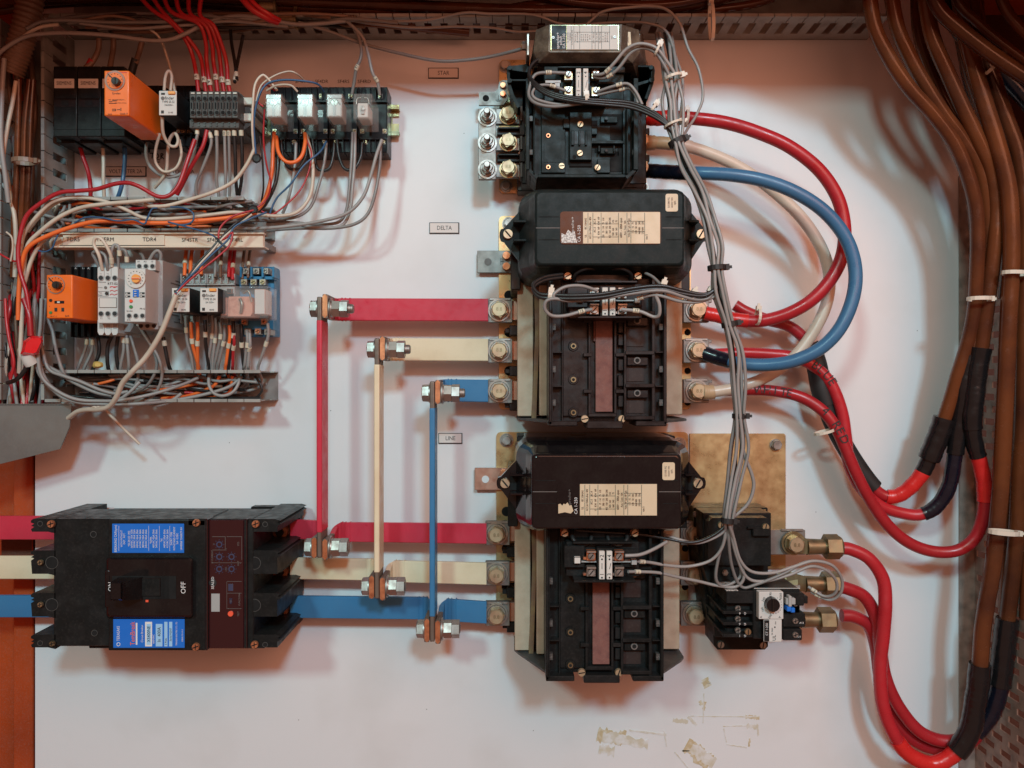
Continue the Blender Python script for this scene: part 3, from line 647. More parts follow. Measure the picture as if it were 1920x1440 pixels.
for k, x in enumerate((1080, 1093.5)):
    mb = MB('labelwhite'); mb.box(x, 128, x+9.5, 180, 120, 127, 'labelwhite', .4); st = mb.build('number_strip', ab)
    mb = MB('ink')
    for y, s_ in ((170, '13'[k]), (136, '24'[k])): mb.text(s_, x+4.8, y, 9, 127.3, 'ink', 90)
    for y in (174, 143): mb.pc(x+4.8, y+(3 if y > 150 else 0), 1.2, 127, 127.3, 'ink', 8)
    mb.poly([(x+4.4, 164), (x+5.2, 164), (x+5.2+(3 if k else 0), 150), (x+4.4+(3 if k else 0), 150)], 127, 127.2, 'ink'); mb.build('lettering', st)

# ================= overload relay =================
t0 = thing('mounting_plate', 'square gold passivated mounting plate behind the overload relay', 'mounting plate', W(1383, 940))
mb = MB('zinc'); mb.poly([(1294, 813), (1470, 813), (1473, 816), (1473, 1066), (1294, 1066)], 2, 5, 'zinc'); mb.build('plate', t0)
mb = MB(); hexbolt(mb, W(1454, 834, 5), (0, -1, 0), .0062, .0075, .001, .005, 'bright', 'steel', .2, 'bright'); mb.build('bolt', t0)
t = thing('overload_relay', 'black overload relay with white dial plate and blue reset tab beside the bottom contactor', 'relay', W(1400, 1080))
mb = MB('black')
mb.box(1302, 952, 1440, 1010, 8, 42, 'black', 1); mb.box(1318, 962, 1446, 1062, 8, 78, 'black', 1.2, 2); mb.poly([(1328, 978), (1336, 971), (1438, 971), (1445, 978), (1445, 1060), (1328, 1060)], 70, 98, 'black')
mb.box(1412, 992, 1446, 1006, 98, 104, 'black', 1); mb.box(1402, 988, 1430, 992, 98, 102, 'black', .5)
mb.poly([(1305, 1010), (1330, 1000), (1440, 1000), (1440, 1190), (1345, 1190), (1330, 1180), (1322, 1120)], 8, 60, 'black')
mb.poly([(1318, 1060), (1440, 1060), (1440, 1212), (1434, 1218), (1345, 1218), (1338, 1210), (1335, 1120)], 40, 78, 'black')
mb.box(1338, 1058, 1386, 1102, 78, 92, 'black', .8); mb.box(1372, 1065, 1382, 1080, 92, 96, 'black', .5)
b0 = mb.build('relay_body', t)
mb = MB('darkgrey'); mb.box(1322, 955, 1436, 966, 40, 42.6, 'zincgreen'); mb.build('top_plate', t)
for x, y, h in ((1305, 964, 42), (1430, 964, 44), (1435, 988, 98), (1352, 984, 98), (1351, 1208, 78), (1430, 1209, 78)): mb = MB(); slotscrew(mb, W(x, y, h), .0042, 2.4, 'goldbolt' if h == 98 else 'steel', 80); mb.build('screw', t)
mb = MB('bright'); mb.pc(1360, 1074, 6, 96, 98, 'steel', 6); mb.pc(1360, 1074, 3.5, 98, 101, 'bright'); mb.build('screw', t)
# slanted terminal steps
mb = MB('black')
for k, y in enumerate((1132, 1153, 1175)):
    mb.box(1362, y, 1414, y+15, 60, 124-2*k, 'black', .6); mb.box(1356, y+14, 1416, y+20, 60, 132, 'black', .5)
mb.box(1362, 1108, 1414, 1132, 60, 134, 'black', .8); mb.box(1416, 1165, 1440, 1195, 60, 132, 'black', .7); mb.box(1340, 1100, 1366, 1195, 60, 90, 'black', .8)
st = mb.build('terminal_block', t)
mb = MB('greyplastic'); mb.prism([W(1362, 1108, 134.3), W(1384, 1108, 134.3), W(1370, 1092, 100), W(1345, 1092, 100)], (0, 0, .0006), 'silver'); mb.build('sticker', st)
for y in (1140, 1160, 1181): mb = MB(); crossscrew(mb, W(1383, y, 126), .0034, 2, 'steel'); mb.build('screw', st)
mb = MB(); slotscrew(mb, W(1402, 1184, 132), .0036, 2, 'goldbolt', 90); mb.build('screw', st)
mb = MB('inkwhite')
for y, a, b in ((1150, '6', 'G'), (1170, '6', 'G'), (1192, '1', 'G')): mb.text(a, 1387, y, 6, 132.4, 'inkwhite', 180); mb.text(b, 1397, y, 6, 132.4, 'inkwhite', 180)
mb.build('lettering', st)
# dial module
mb = MB('black'); mb.box(1412, 1104, 1500, 1198, 70, 134, 'black', 1); mb.box(1468, 1112, 1508, 1136, 70, 140, 'black', .8); mb.box(1468, 1136, 1500, 1150, 70, 134, 'black', .8)
mb.box(1468, 1150, 1510, 1176, 70, 138, 'black', .8); mb.box(1468, 1180, 1504, 1201, 70, 138, 'black', .8); mb.box(1500, 1118, 1515, 1132, 80, 134, 'black', .7); mb.box(1500, 1158, 1511, 1172, 80, 130, 'black', .7)
md = mb.build('dial_module', t)
mb = MB('whiteplastic'); mb.prism([W(1402, 1098, 70), W(1500, 1098, 70), W(1500, 1104, 133), W(1414, 1104, 133)], (0, 0, .0008), 'whiteplastic'); mb.build('top_cover', t)
mb = MB('labelwhite'); mb.box(1423, 1110, 1469, 1161, 134, 143, 'whiteplastic', .5); mb.box(1442, 1160, 1466, 1204, 134, 142, 'whiteplastic', .5); mb.box(1432, 1162, 1443, 1203, 134, 142, 'black', .4); dp = mb.build('dial_plate', md)
mb = MB('ink')
for k in range(17):
    a = math.radians(-60+k*300/16); x, y = 1450+16*math.cos(a), 1135+16*math.sin(a); mb.pc(x, y, .7, 143, 143.3, 'ink', 6)
for s_, x, y, r_ in (('200', 1444, 1156, 60), ('160', 1430, 1143, 110), ('A', 1427, 1157, 90), ('A', 1462, 1157, 120), ('240', 1432, 1124, 60), ('290', 1445, 1115, 90), ('260', 1464, 1116, 90), ('M', 1464, 1123, 60)): mb.text(s_, x, y, 6, 143.3, 'ink', r_)
mb.text('UL', 1452, 1196, 9, 142.3, 'ink', 90); mb.text('CT 1-250', 1438, 1180, 6, 142.4, 'inkwhite', 90); mb.text('size', 1454, 1168, 4, 142.3, 'ink', 90); mb.text('SA 0660', 1448, 1184, 4, 142.3, 'ink', 90); mb.pc(1453, 1176, 1.4, 142, 142.3, 'ink')
mb.build('lettering', dp)
mb = MB('knob'); mb.pc(1450, 1135, 13.5, 143, 150, 'blackgloss', 26, 12.5); mb.box(1448.6, 1124, 1451, 1146, 150, 151.5, 'knob', .3); mb.build('knob', dp)
mb = MB('whiteplastic'); mb.box(1474, 1122, 1492, 1134, 140, 146, 'greyplastic', .6); mb.box(1479, 1118, 1485, 1138, 140, 148, 'greyplastic', .6); mb.build('test_tab', md)
mb = MB('lightblue'); mb.box(1476, 1138, 1484, 1147, 134, 148, 'labelblue', .6); mb.box(1483, 1140, 1491, 1149, 134, 144, 'labelblue', .6); mb.build('reset_tab', md)
for y in (1164, 1190, 1131): mb = MB(); crossscrew(mb, W(1491, y, 138), .0032, 1.5, 'steel'); mb.build('screw', md)
mb = MB('inkwhite'); mb.text('A12', 1503, 1168, 5, 138.4, 'inkwhite', 0); mb.text('A11', 1498, 1194, 5, 138.4, 'inkwhite', 0); mb.build('lettering', md)
# outgoing terminals
mb = MB('steel'); mb.box(1440, 994, 1510, 1040, 40, 46, 'tin', .5); mb.box(1465, 992, 1506, 996, 46, 48, 'bright', .3); tt = mb.build('terminal', t)
def lug(px, py, h, hexx, hexy, label, bolt=True):
    q = thing('cable_lug', label, 'cable lug', W(px, py, h), 'brass compression lugs at the overload relay')
    a = W(px+10, py, h+4); b = W(hexx-22, hexy-1, h+6); c = W(hexx-14, hexy, h+6); d_ = W(hexx+16, hexy, h+6)
    m_ = MB('brass')
    m_.cyl(W(px, py, h), W(px, py, h+4), .0125, .0125, 20, 'brass')
    m_.loft([[W(px, py+s2*19, h+v) for s2, v in ((-1, 0), (1, 0), (1, 4), (-1, 4))], [W(hexx-45, hexy+s2*14, h+v) for s2, v in ((-1, 0), (1, 0), (1, 10), (-1, 10))]], 'brass', False)
    m_.cyl(W(hexx-48, hexy, h+6), c, .0095, .0085, 18, 'brass'); m_.build('barrel', q)
    m_ = MB('brass'); m_.cyl(c, W(hexx+12, hexy, h+6), .0145, .0145, 6, 'brass', False, .25); m_.cyl(W(hexx+12, hexy, h+6), d_, .013, .0115, 18, 'brass'); m_.build('gland_nut', q)
    if bolt:
        m_ = MB(); hexbolt(m_, W(px, py, h+4), (0, -1, 0), .0098, .0140, .0022, .008, 'goldbolt', 'brass', .4, 'bolthead', '8.8'); m_.build('bolt', q)
lug(1487, 1018, 46, 1560, 1025, 'topmost brass cable lug with bolt, right of the overload relay')
lug(1475, 1090, 46, 1557, 1095, 'middle brass cable lug, half hidden behind the looped grey wires', False)
lug(1475, 1160, 46, 1548, 1162, 'lowest brass cable lug beside the dial of the overload relay', False)

# ================= moulded case circuit breaker =================
t = thing('circuit_breaker', 'large black moulded circuit breaker with two blue rating labels, switched off', 'circuit breaker', W(300, 1095))
H0 = 118
mb = MB('black')
mb.box(166, 968, 497, 1216, 2, 60, 'black', 1); mb.box(470, 950, 562, 1170, 2, 16, 'black', 1); mb.box(100, 973, 476, 1212, 50, H0, 'black', 1.2); mb.box(203, 974, 386, 1220, 60, H0+6, 'black', 1.5, 2); mb.box(386, 980, 475, 1216, 60, H0+1, 'black', .8)
mb.box(352, 973, 388, 986, 60, H0+6, 'black', .8)
# joint line and vents on the upper side
for a, b in ((200, 250), (300, 340)): mb.box(a, 970.6, b, 973, 92, 97, 'hole')
mb.box(200, 965, 203, 968, 10, 20, 'black')
b_ = mb.build('case', t)
mb = MB('darkgrey')
for a, b, hh in ((170, 402, 40),): pass
# terminal fingers
for side in (0, 1):
    for y0, y1 in ((973, 997), (1032, 1076), (1112, 1156), (1190, 1214)):
        m_ = MB('black')
        if side == 0:
            m_.poly([(104, y0), (62, y0), (58, y0+3), (58, y0+7), (64, y0+9), (58, y0+13), (64, y0+15), (58, y0+19), (60, y1), (90, y1), (104, y1+3)], 12, H0, 'black')
        else:
            m_.poly([(472, y0), (516, y0), (526, y0+3), (520, y0+6), (526, y0+10), (520, y0+13), (520, y1), (484, y1), (472, y1)], 12, H0, 'black')
        m_.build('terminal_barrier', t)
for y in (992, 1030, 1072, 1110, 1152, 1190):   # long phase fins at the right, reaching back to the panel
    m_ = MB('black'); m_.box(500, y, 523, y+2.4, 4, 100, 'black', .3); m_.box(521, y+.3, 526, y+2, 4, 84, 'black', .2); m_.build('phase_fin', t)
for y in (997, 1072, 1146):
    m_ = MB('barebar'); m_.box(500, y-20, 548, y+20, 20, 31, 'barebar', .4); m_.build('terminal_tab', t)
    m_ = MB(); p = W(527, y, 38); m_.cyl(p+Vector((0, .02, 0)), p, .008, .008, 20, 'copper'); m_.cyl(p, p+Vector((0, -.004, 0)), .0085, .0085, 18, 'copper'); m_.cyl(p+Vector((0, -.004, 0)), p+Vector((0, -.0065, 0)), .005, .005, 6, 'hole'); m_.build('terminal_bolt', t)
for x, y, r_ in ((97, 1055, 11), (97, 1134, 11), (477, 1056, 11), (477, 1135, 11), (175, 1002, 5), (177, 1187, 5), (75, 982, 4), (75, 1206, 4), (497, 983, 4), (497, 1209, 4)): m_ = MB('hole'); m_.pc(x, y, r_+1.1, H0+.1, H0+.35, 'darkgrey', 22); m_.pc(x, y, r_, H0+.3, H0+.5, 'hole', 20); m_.build('screw_hole', t)
for x, y, m1 in ((97, 982, 'copper'), (369, 980, 'copper'), (480, 982, 'copper'), (99, 1206, 'brass'), (368, 1212, 'copper'), (478, 1208, 'copper'), (77, 1054, 'goldbolt'), (77, 1133, 'goldbolt')):
    m_ = MB(); m_.pc(x, y, 8.5 if m1 == 'copper' else 6, H0, H0+1.2, 'black', 18); crossscrew(m_, W(x, y, H0+(6 if 352 < x < 388 else 1)), .0042 if m1 == 'copper' else .003, 2.6, m1); m_.build('screw', t)
# blue labels
m_ = MB('labelblue'); m_.box(210, 982, 345, 1037, H0+6, H0+6.7, 'labelblue', .4); lb = m_.build('rating_label', t); hh = H0+7
m_ = MB('inkwhite')
m_.text('BREAKING CAP(sym)', 217, 1010, 6.5, hh, 'inkwhite', 90, .85); m_.box(222.5, 986, 223, 1033, H0+6.7, hh, 'inkwhite')
for x, s_ in ((228, 'WITH WITHOUT'), (233, 'INST.  INST.'), (242, '*IEC,BS,CEI  [P2]'), (247, '660VAC 15kA 15kA'), (252, '500VAC 30kA 22kA'), (257.5, '440VAC 42kA 30kA'), (263, '415VAC 50kA 36kA'), (268.5, '380VAC 50kA 36kA'), (274, '240VAC 85kA 50kA'),
              (283, '*NEMA'), (288, '480VAC 42kA 30kA'), (293.5, '240VAC 85kA 50kA'), (303, '*AS'), (308.5, '440VAC 50kA 30kA'), (314, '415VAC 50kA 36kA'), (321.5, 'SHORT -TIME'), (327, 'WITHSTAND CURRENT'), (332.5, '5kA  0.3SEC'), (340, 'UK400NE YSA00077 AH')): m_.text(s_, x, 1013 if len(s_) < 8 else 1010, 5.2, hh, 'inkwhite', 90, .8)
for x in (278.5, 298.5, 318): m_.box(x, 986, x+.4, 1033, H0+6.7, hh, 'inkwhite')
m_.build('lettering', lb)
m_ = MB('labelblue'); m_.box(212, 1161, 346, 1215, H0+6, H0+6.7, 'labelblue', .4); lb = m_.build('rating_label', t)
m_ = MB('inkwhite'); m_.text('TERASAKI', 222, 1188, 8, hh, 'inkwhite', 90, .8); m_.pc(222, 1208, 3.6, H0+6.8, hh, 'inkwhite'); m_.pc(222, 1208, 2.4, hh, hh+.2, 'labelblue')
m_.text('TemBreak', 249, 1188, 12.5, hh, 'orangeplastic', 90, .84); m_.box(254.5, 1168, 257.5, 1209, H0+6.7, hh, 'inkwhite'); m_.text('Circuit Breaker', 266.5, 1188, 5.8, hh, 'inkwhite', 90, .9)
m_.box(272, 1166, 285, 1212, H0+6.7, hh, 'inkwhite'); m_.box(275, 1170, 282.5, 1209, hh, hh+.2, 'lightblue'); m_.text('XS400NE', 279, 1189, 8.5, hh+.5, 'ink', 90, .9); m_.text('660VAC', 288, 1198, 5, hh, 'inkwhite', 90)
m_.box(292, 1170, 304.5, 1212, H0+6.7, hh, 'lightblue'); m_.text('In  400A', 298.5, 1190, 9, hh+.3, 'ink', 90, .9)
m_.box(308, 1166, 314, 1212, H0+6.7, hh, 'lightblue'); m_.text('3 Pole', 311, 1203, 5, hh+.3, 'ink', 90); m_.box(317, 1166, 323, 1212, H0+6.7, hh, 'lightblue'); m_.text('Serial 92347', 320, 1190, 5, hh+.3, 'ink', 90)
m_.text('TERASAKI ELECTRIC CO. LTD.', 331, 1188, 4.2, hh, 'inkwhite', 90, .8); m_.text('YSB00175 A.2-2', 342, 1192, 3.6, hh, 'inkwhite', 90); m_.build('lettering', lb)
# handle well
m_ = MB('blackgloss'); r0 = [W(x, y, H0+6) for x, y in rr(199, 362, 1045, 1159, 6, 4)]; r1 = [W(x, y, H0+12) for x, y in rr(200, 361, 1046, 1157, 6, 4)]; r2 = [W(x, y, H0+13.5) for x, y in rr(203, 358, 1049, 1154, 5, 4)]
m_.loft([r0, r1, r2], 'blackgloss', False); m_.box(196, 1068, 206, 1140, H0, H0+14, 'blackgloss', 2, 2)
for k in range(22): m_.box(292+k*1.2, 1050+k*.2, 292.4+k*1.2, 1150, H0+13.5, H0+13.8, 'bakelite') if k % 2 == 0 else None
m_.box(210, 1080, 330, 1123, H0+13.4, H0+13.8, 'hole'); m_.box(260, 1084, 300, 1118, H0+13.6, H0+15, 'black', .4); hw_ = m_.build('handle_escutcheon', t)
m_ = MB('black'); m_.loft([[W(x, y, H0+14) for x, y in ((222, 1082), (268, 1082), (268, 1124), (222, 1124))], [W(x, y, H0+38) for x, y in ((207, 1092), (230, 1092), (230, 1126), (207, 1126))], [W(x, y, H0+44) for x, y in ((208, 1094), (226, 1094), (226, 1123), (208, 1123))]], 'blackgloss', False)
m_.build('handle', hw_)
m_ = MB('inkwhite'); m_.text('OFF', 344, 1102, 13, H0+14, 'inkwhite', 90); m_.text('ON', 207, 1100, 11, H0+14.4, 'inkwhite', 90); m_.box(273, 1125, 278, 1129, H0+13.8, H0+14.5, 'ledred'); m_.build('lettering', hw_)
# trip unit window
m_ = MB('maroon'); m_.box(389, 975, 457, 1216, H0, H0+3, 'maroon', .6); m_.box(384, 973, 389, 1220, H0-10, H0+7, 'black', .8); m_.box(457, 973, 463, 1216, H0-10, H0+4, 'black', .6); tu = m_.build('trip_unit_cover', t)
hh = H0+3.4
m_ = MB('dialblue')
for x, y in ((411, 1021), (411, 1044), (434, 1044), (411, 1067), (434, 1067)):
    m_.pc(x, y, 6, H0+3, hh, 'dialblue', 16); m_.pc(x, y, 3.5, hh, hh+.3, 'maroon', 12)
    for k in range(8): a = k*math.pi/4; m_.pc(x+8.5*math.cos(a), y+8.5*math.sin(a), .9, H0+3, hh, 'dialblue', 6)
m_.build('setting_dial', tu)
m_ = MB('inkgrey')
for a in ((398, 1006, 422, 1006.6), (398, 1031, 422, 1031.6), (422, 1006, 422.6, 1031), (398, 1055, 453, 1055.5), (425, 1090, 453, 1090.5), (425, 1112, 453, 1112.5), (425, 1141, 453, 1141.5), (425, 1090, 425.5, 1141), (453, 1006, 453.5, 1050), (425, 1006, 453, 1006.6)): m_.box(*a, H0+3, hh, 'inkgrey')
for s_, x, y in (('I1', 401, 1020), ('I0 CURRENT', 398, 1044), ('T1', 424, 1030), ('LTD', 424, 1067), ('STD', 447, 1020), ('INST', 447, 1056), ('FUNCTION', 449, 1124), ('TEST', 447, 1151), ('400', 433, 1127)): m_.text(s_, x, y, 4.5, hh, 'inkgrey', 90)
m_.text('400', 433, 1127, 8, hh+.2, 'dialblue', 90); m_.box(428, 1095, 437, 1108, H0+3, hh, 'dialblue', .1); m_.pc(399, 1093, 7, H0+3, hh-.1, 'ink', 16); m_.text('SEALED', 399, 1093, 7, hh+.3, 'inkwhite', 90)
m_.box(396, 1113, 412, 1147, H0+3, hh, 'greyplastic', .1); m_.build('lettering', tu)
m_ = MB('ledred'); m_.pc(432, 1151, 5, H0+3, H0+4.5, 'ledred', 16); m_.build('test_button', tu)
# ================= busbars and bolted joints =================
def flatbar(x0, x1, y0a, y1a, y0b, y1b, h0, h1, mat, label, bare=None, bend=None, bdrop=0, part='sleeve', stub=False):
    """flat bar facing out; bend=('l'|'r', px of flange) turns one end 90 degrees towards the viewer"""
    q = thing('busbar', label, 'busbar', W((x0+x1)/2, (y0a+y1a)/2, h1), 'coloured flat busbars')
    def ring(px, y0, y1, h):
        return None
    a0, a1, b0, b1 = W(x0, y0a, h1), W(x0, y1a, h1), W(x1, y0b, h1), W(x1, y1b, h1)
    th = (h1-h0)/1000; m_ = MB(mat)
    def rg(p, q2, dx, dy, e=.0008):   # ring of a rounded flat section, thickness vector (dx,dy)
        T = Vector((dx, dy, 0)); z = Vector((0, 0, e))
        t2 = T.normalized()*e
        return [p-z+t2*0, p-t2*0-z*0+t2, p+T-t2, p+T-z, q2+T+z, q2+T-t2, q2+t2, q2+z]
    P = []
    if bend:
        s_, fx, hb = bend
        d = 1 if s_ == 'l' else -1
        e0, e1 = (a0, a1) if s_ == 'l' else (b0, b1)
        xc = e0.x
        R_ = .008; rings = []
        # from far end to the bend, then out towards the viewer
        f0, f1 = (b0, b1) if s_ == 'l' else (a0, a1)
        sec = [(f0, f1, 0, th)]
        rings.append(rg(f0, f1, 0, th))
        for k in range(6):
            a = math.pi/2*k/5
            off = Vector((d*(R_-R_*math.sin(a)), -(R_-R_*math.cos(a)), 0))
            tv = Vector((d*math.sin(a)*th, math.cos(a)*th, 0))   # thickness direction rotates inward side
            dr = Vector((0, 0, -bdrop*U*k/8))
            rings.append(rg(e0+off+dr, e1+off+dr, tv.x, tv.y))
        dr = Vector((0, 0, -bdrop*U)); 
        yb = Vector((0, -R_-.010, 0)); rings.append(rg(e0+yb+dr, e1+yb+dr, d*th, 0))
        m_.loft(rings, mat, False)
        for dd, ww, ee in ((.0095, .0012, .0005), (.0135, .0010, .0004), (.019, .0014, .0003)):   # creases of the sleeve near the bend
            xq = e0.x+d*dd; zt = max(e0.z, e1.z)+ee+.0002; zb = min(e0.z, e1.z)-ee-.0002
            m_.r(xq, xq+ww, zb, zt, h0-.2, h1+.35, mat, .3)
        m_.build(part, q)
        m_ = MB('barebar'); y2 = Vector((0, -(hb-h1)/1000, 0))
        m_.loft([rg(e0+yb+dr*1, e1+yb+dr*1, d*th*.98, 0), rg(e0+y2+dr-Vector((0, .001, 0))*0, e1+y2+dr, d*th*.98, 0)], 'barebar', False); m_.build('bare_end', q)
        m_ = MB('copper'); y3 = y2+Vector((0, -.0004, 0)); m_.loft([rg(e0+y2+dr, e1+y2+dr, d*th*.9, 0, .0022), rg(e0+y3+dr, e1+y3+dr, d*th*.9, 0, .0024)], 'copper', False); m_.build('cut_face', q)
    else:
        m_.loft([rg(a0, a1, 0, th), rg(b0, b1, 0, th)], mat, False); m_.build(part, q)
    return q
def upright(x, y0, y1, h0, h1, mat, bare0, bare1, label):
    """edge-on bar; x..x+w px is its front edge"""
    q = thing('busbar', label, 'busbar', W(x, (y0+y1)/2, h1), 'coloured flat busbars')
    xa = W(x, 0, h1).x; xb = W(x+10.5, 0, h1).x; z0, z1 = W(0, y0, h1).z, W(0, y1, h1).z; s0, s1 = W(0, bare0, h1).z, W(0, bare1, h1).z
    m_ = MB('barebar'); m_.r(xa+.0004, xb-.0004, z1, z0, h0+.4, h1-.4, 'barebar', 1.4, 2); m_.build('bare_end', q)
    m_ = MB(mat); m_.r(xa, xb, s1, s0, h0, h1, mat, 1.4, 2); m_.build('sleeve', q)
    return q, xa, xb
def joint(xl, xr, py, h, label, n=2, thread=3, tail=8):
    """horizontal through-bolt: head at the left, washer and nuts at the right; xl/xr world x faces"""
    p = Vector((xl, -h/1000, W(0, py, h).z)); q = thing('joint_bolt', label, 'bolt', p, 'bolts clamping the busbar joints')
    m_ = MB('bright'); A = Vector((1, 0, 0))
    m_.cyl(p-A*.0016, p, .0112, .0112, 22, 'bright'); m_.cyl(p-A*.0088, p-A*.0016, .0098, .0102, 6, 'bright', False, .25); m_.cyl(p-A*.0096, p-A*.0088, .008, .0096, 18, 'steel'); m_.build('bolt_head', q)
    s_ = Vector((xr, p.y, p.z)); m_ = MB('bright'); m_.cyl(s_, s_+A*.0016, .0125, .0125, 24, 'bright'); m_.cyl(s_+A*.0016, s_+A*.003, .010, .0096, 20, 'steel'); m_.build('washer', q)
    s_ = s_+A*.003
    for k in range(n): m_ = MB('bright'); m_.cyl(s_, s_+A*.0085, .0102, .0102, 6, 'bright' if k else 'steel', False, .1+.2*k); m_.build('nut', q); s_ = s_+A*.0088
    m_ = MB('steel'); L_ = s_
    for k in range(thread): m_.cyl(L_, L_+A*.0011, .0056, .0053, 14, 'steel'); m_.cyl(L_+A*.0011, L_+A*.0017, .0047, .0047, 12, 'bright'); L_ = L_+A*.0017
    m_.cyl(L_, L_+A*.0008, .005, .004, 14, 'bright'); m_.build('thread', q)
hU = 92
cols = (('barred', 'red', 593, 556, 1046, 600, 999, 579, 1026), ('barcream', 'cream', 701, 634, 1123, 683, 1074, 655, 1099), ('barblue', 'blue', 805, 715, 1204, 765, 1157, 737, 1179))
# upper horizontals run to the middle contactor
up = (('barred', 'red', 626, 559, 601), ('barcream', 'cream', 734, 634, 676), ('barblue', 'blue', 836, 711, 753))
for (mat, cn, x, y0, y1, b0, b1, jy0, jy1), (_, _, hx, hy0, hy1) in zip(cols, up):
    q, xa, xb = upright(x, y0, y1, 62, hU, mat, b0, b1, f'upright {cn} busbar seen edge on, joining the upper and lower {cn} bars')
    # upper bar: flange sits just right of the upright's top
    fx = xb+.0002; pxf = 960+fx/(U*(D-38)/D)
    flatbar(pxf, 915, hy0, hy1, hy0+1, hy1+1, 32, 38, mat, f'horizontal {cn} busbar feeding the middle contactor from the upright {cn} bar', bend=('l', 0, hU-2), bdrop=2)
    joint(xa, fx+.0062, jy0, 78, f'bolt with two nuts clamping the top end of the upright {cn} busbar')
low = (('barred', 'red', 980, 1016, 982, 1020, 1026, 1012, 1016), ('barcream', 'cream', 1052, 1092, 1056, 1097, 1099, 1087, 1090), ('barblue', 'blue', 1124, 1165, 1129, 1170, 1179, 1160, 1163))
for (mat, cn, x, y0, y1, b0, b1, jy0, jy1), (_, _, ra, rb, rc, rd, jy, lb_, _2) in zip(cols, low):
    xa = W(x, 0, hU).x; xb = W(x+10.5, 0, hU).x
    pr = 960+(xb+.0002)/(U*(D-38)/D); pl = 960+(xa-.0002)/(U*(D-38)/D)
    dz = (W(0, jy, 78).z-W(0, (ra+rb)/2, 38).z)/U
    flatbar(pr, 912, ra, rb, rc, rd, 32, 38, mat, f'horizontal {cn} busbar between the lower {cn} joint and the bottom contactor', bend=('l', 0, hU-2), bdrop=-dz)
    flatbar(544, pl, ra-6, rb-6, ra-3, rb-3, 32, 38, mat, f'{cn} busbar coming out of the right side of the circuit breaker', bend=('r', 0, hU-2), bdrop=-dz)
    joint(xa-.0062, xb+.0062, jy, 78, f'bolt with two nuts clamping the bottom end of the upright {cn} busbar', thread=0)
for cn, mat, a, b in (('red', 'barred', 968, 1012), ('cream', 'barcream', 1043, 1086), ('blue', 'barblue', 1117, 1158)):
    flatbar(-60, 150, a, b, a, b, 26, 32, mat, f'short {cn} busbar stub entering the circuit breaker from the left edge')

# ================= DIN rails and row one devices =================
def rail(x0, x1, y0, y1, label):
    q = thing('din_rail', label, 'mounting rail', W((x0+x1)/2, (y0+y1)/2)); m_ = MB('zincgreen'); f = 1
    m_.box(x0, y0, x1, y0+7, 8, 12, 'zincgreen', .3); m_.box(x0, y1-7, x1, y1, 8, 12, 'zincgreen', .3); m_.box(x0, y0+6, x1, y0+8, 2, 12, 'zincgreen'); m_.box(x0, y1-8, x1, y1-6, 2, 12, 'zincgreen')
    m_.box(x0, y0+8, x1-12, y1-8, 2, 3.5, 'zincgreen'); m_.box(x1-12, y0+8, x1, y0+22, 2, 3.5, 'zincgreen'); m_.box(x1-12, y1-22, x1, y1-8, 2, 3.5, 'zincgreen'); m_.build('rail', q)
rail(150, 748, 196, 254, 'iridescent gold mounting rail sticking out right of the clear relays')
rail(150, 512, 545, 600, 'mounting rail hidden behind the lower row of timers and relays')
def prot(base, label, dpx, h):
    return dup(base, W(960+dpx, 720, h)-W(960, 720, h), label)
# black fuse modules
t = thing('breaker_module', 'leftmost of the three black breaker modules at the top left', 'breaker', W(123, 205), 'black breaker modules')
m_ = MB('black'); m_.box(100, 130, 144, 256, 12, 74, 'black', 1, 2); m_.box(100, 124, 144, 132, 12, 66, 'black', .8); m_.box(103, 150, 141, 185, 74, 76, 'black', .5); m_.box(115, 188, 128, 198, 74, 74.5, 'hole'); m_.box(102, 186, 142, 200, 74, 74.3, 'bakelite', 0); m_.box(105, 256, 140, 268, 12, 60, 'black', 1); m_.box(100, 242, 144, 243, 74, 74.3, 'hole'); m_.build('case', t)
m_ = MB('labelwhite'); m_.box(101.5, 147.5, 138.5, 165, 76, 77, 'labelwhite', .2); lb = m_.build('name_label', t); m_ = MB('ink'); m_.text('SIEMENS', 120, 156, 9.5, 77.3, 'ink', 0, .8); m_.build('lettering', lb)
prot(t, 'second black breaker module from the left at the top left', 45, 75); prot(t, 'black breaker module partly covered by the orange timer at the top', 90, 75)
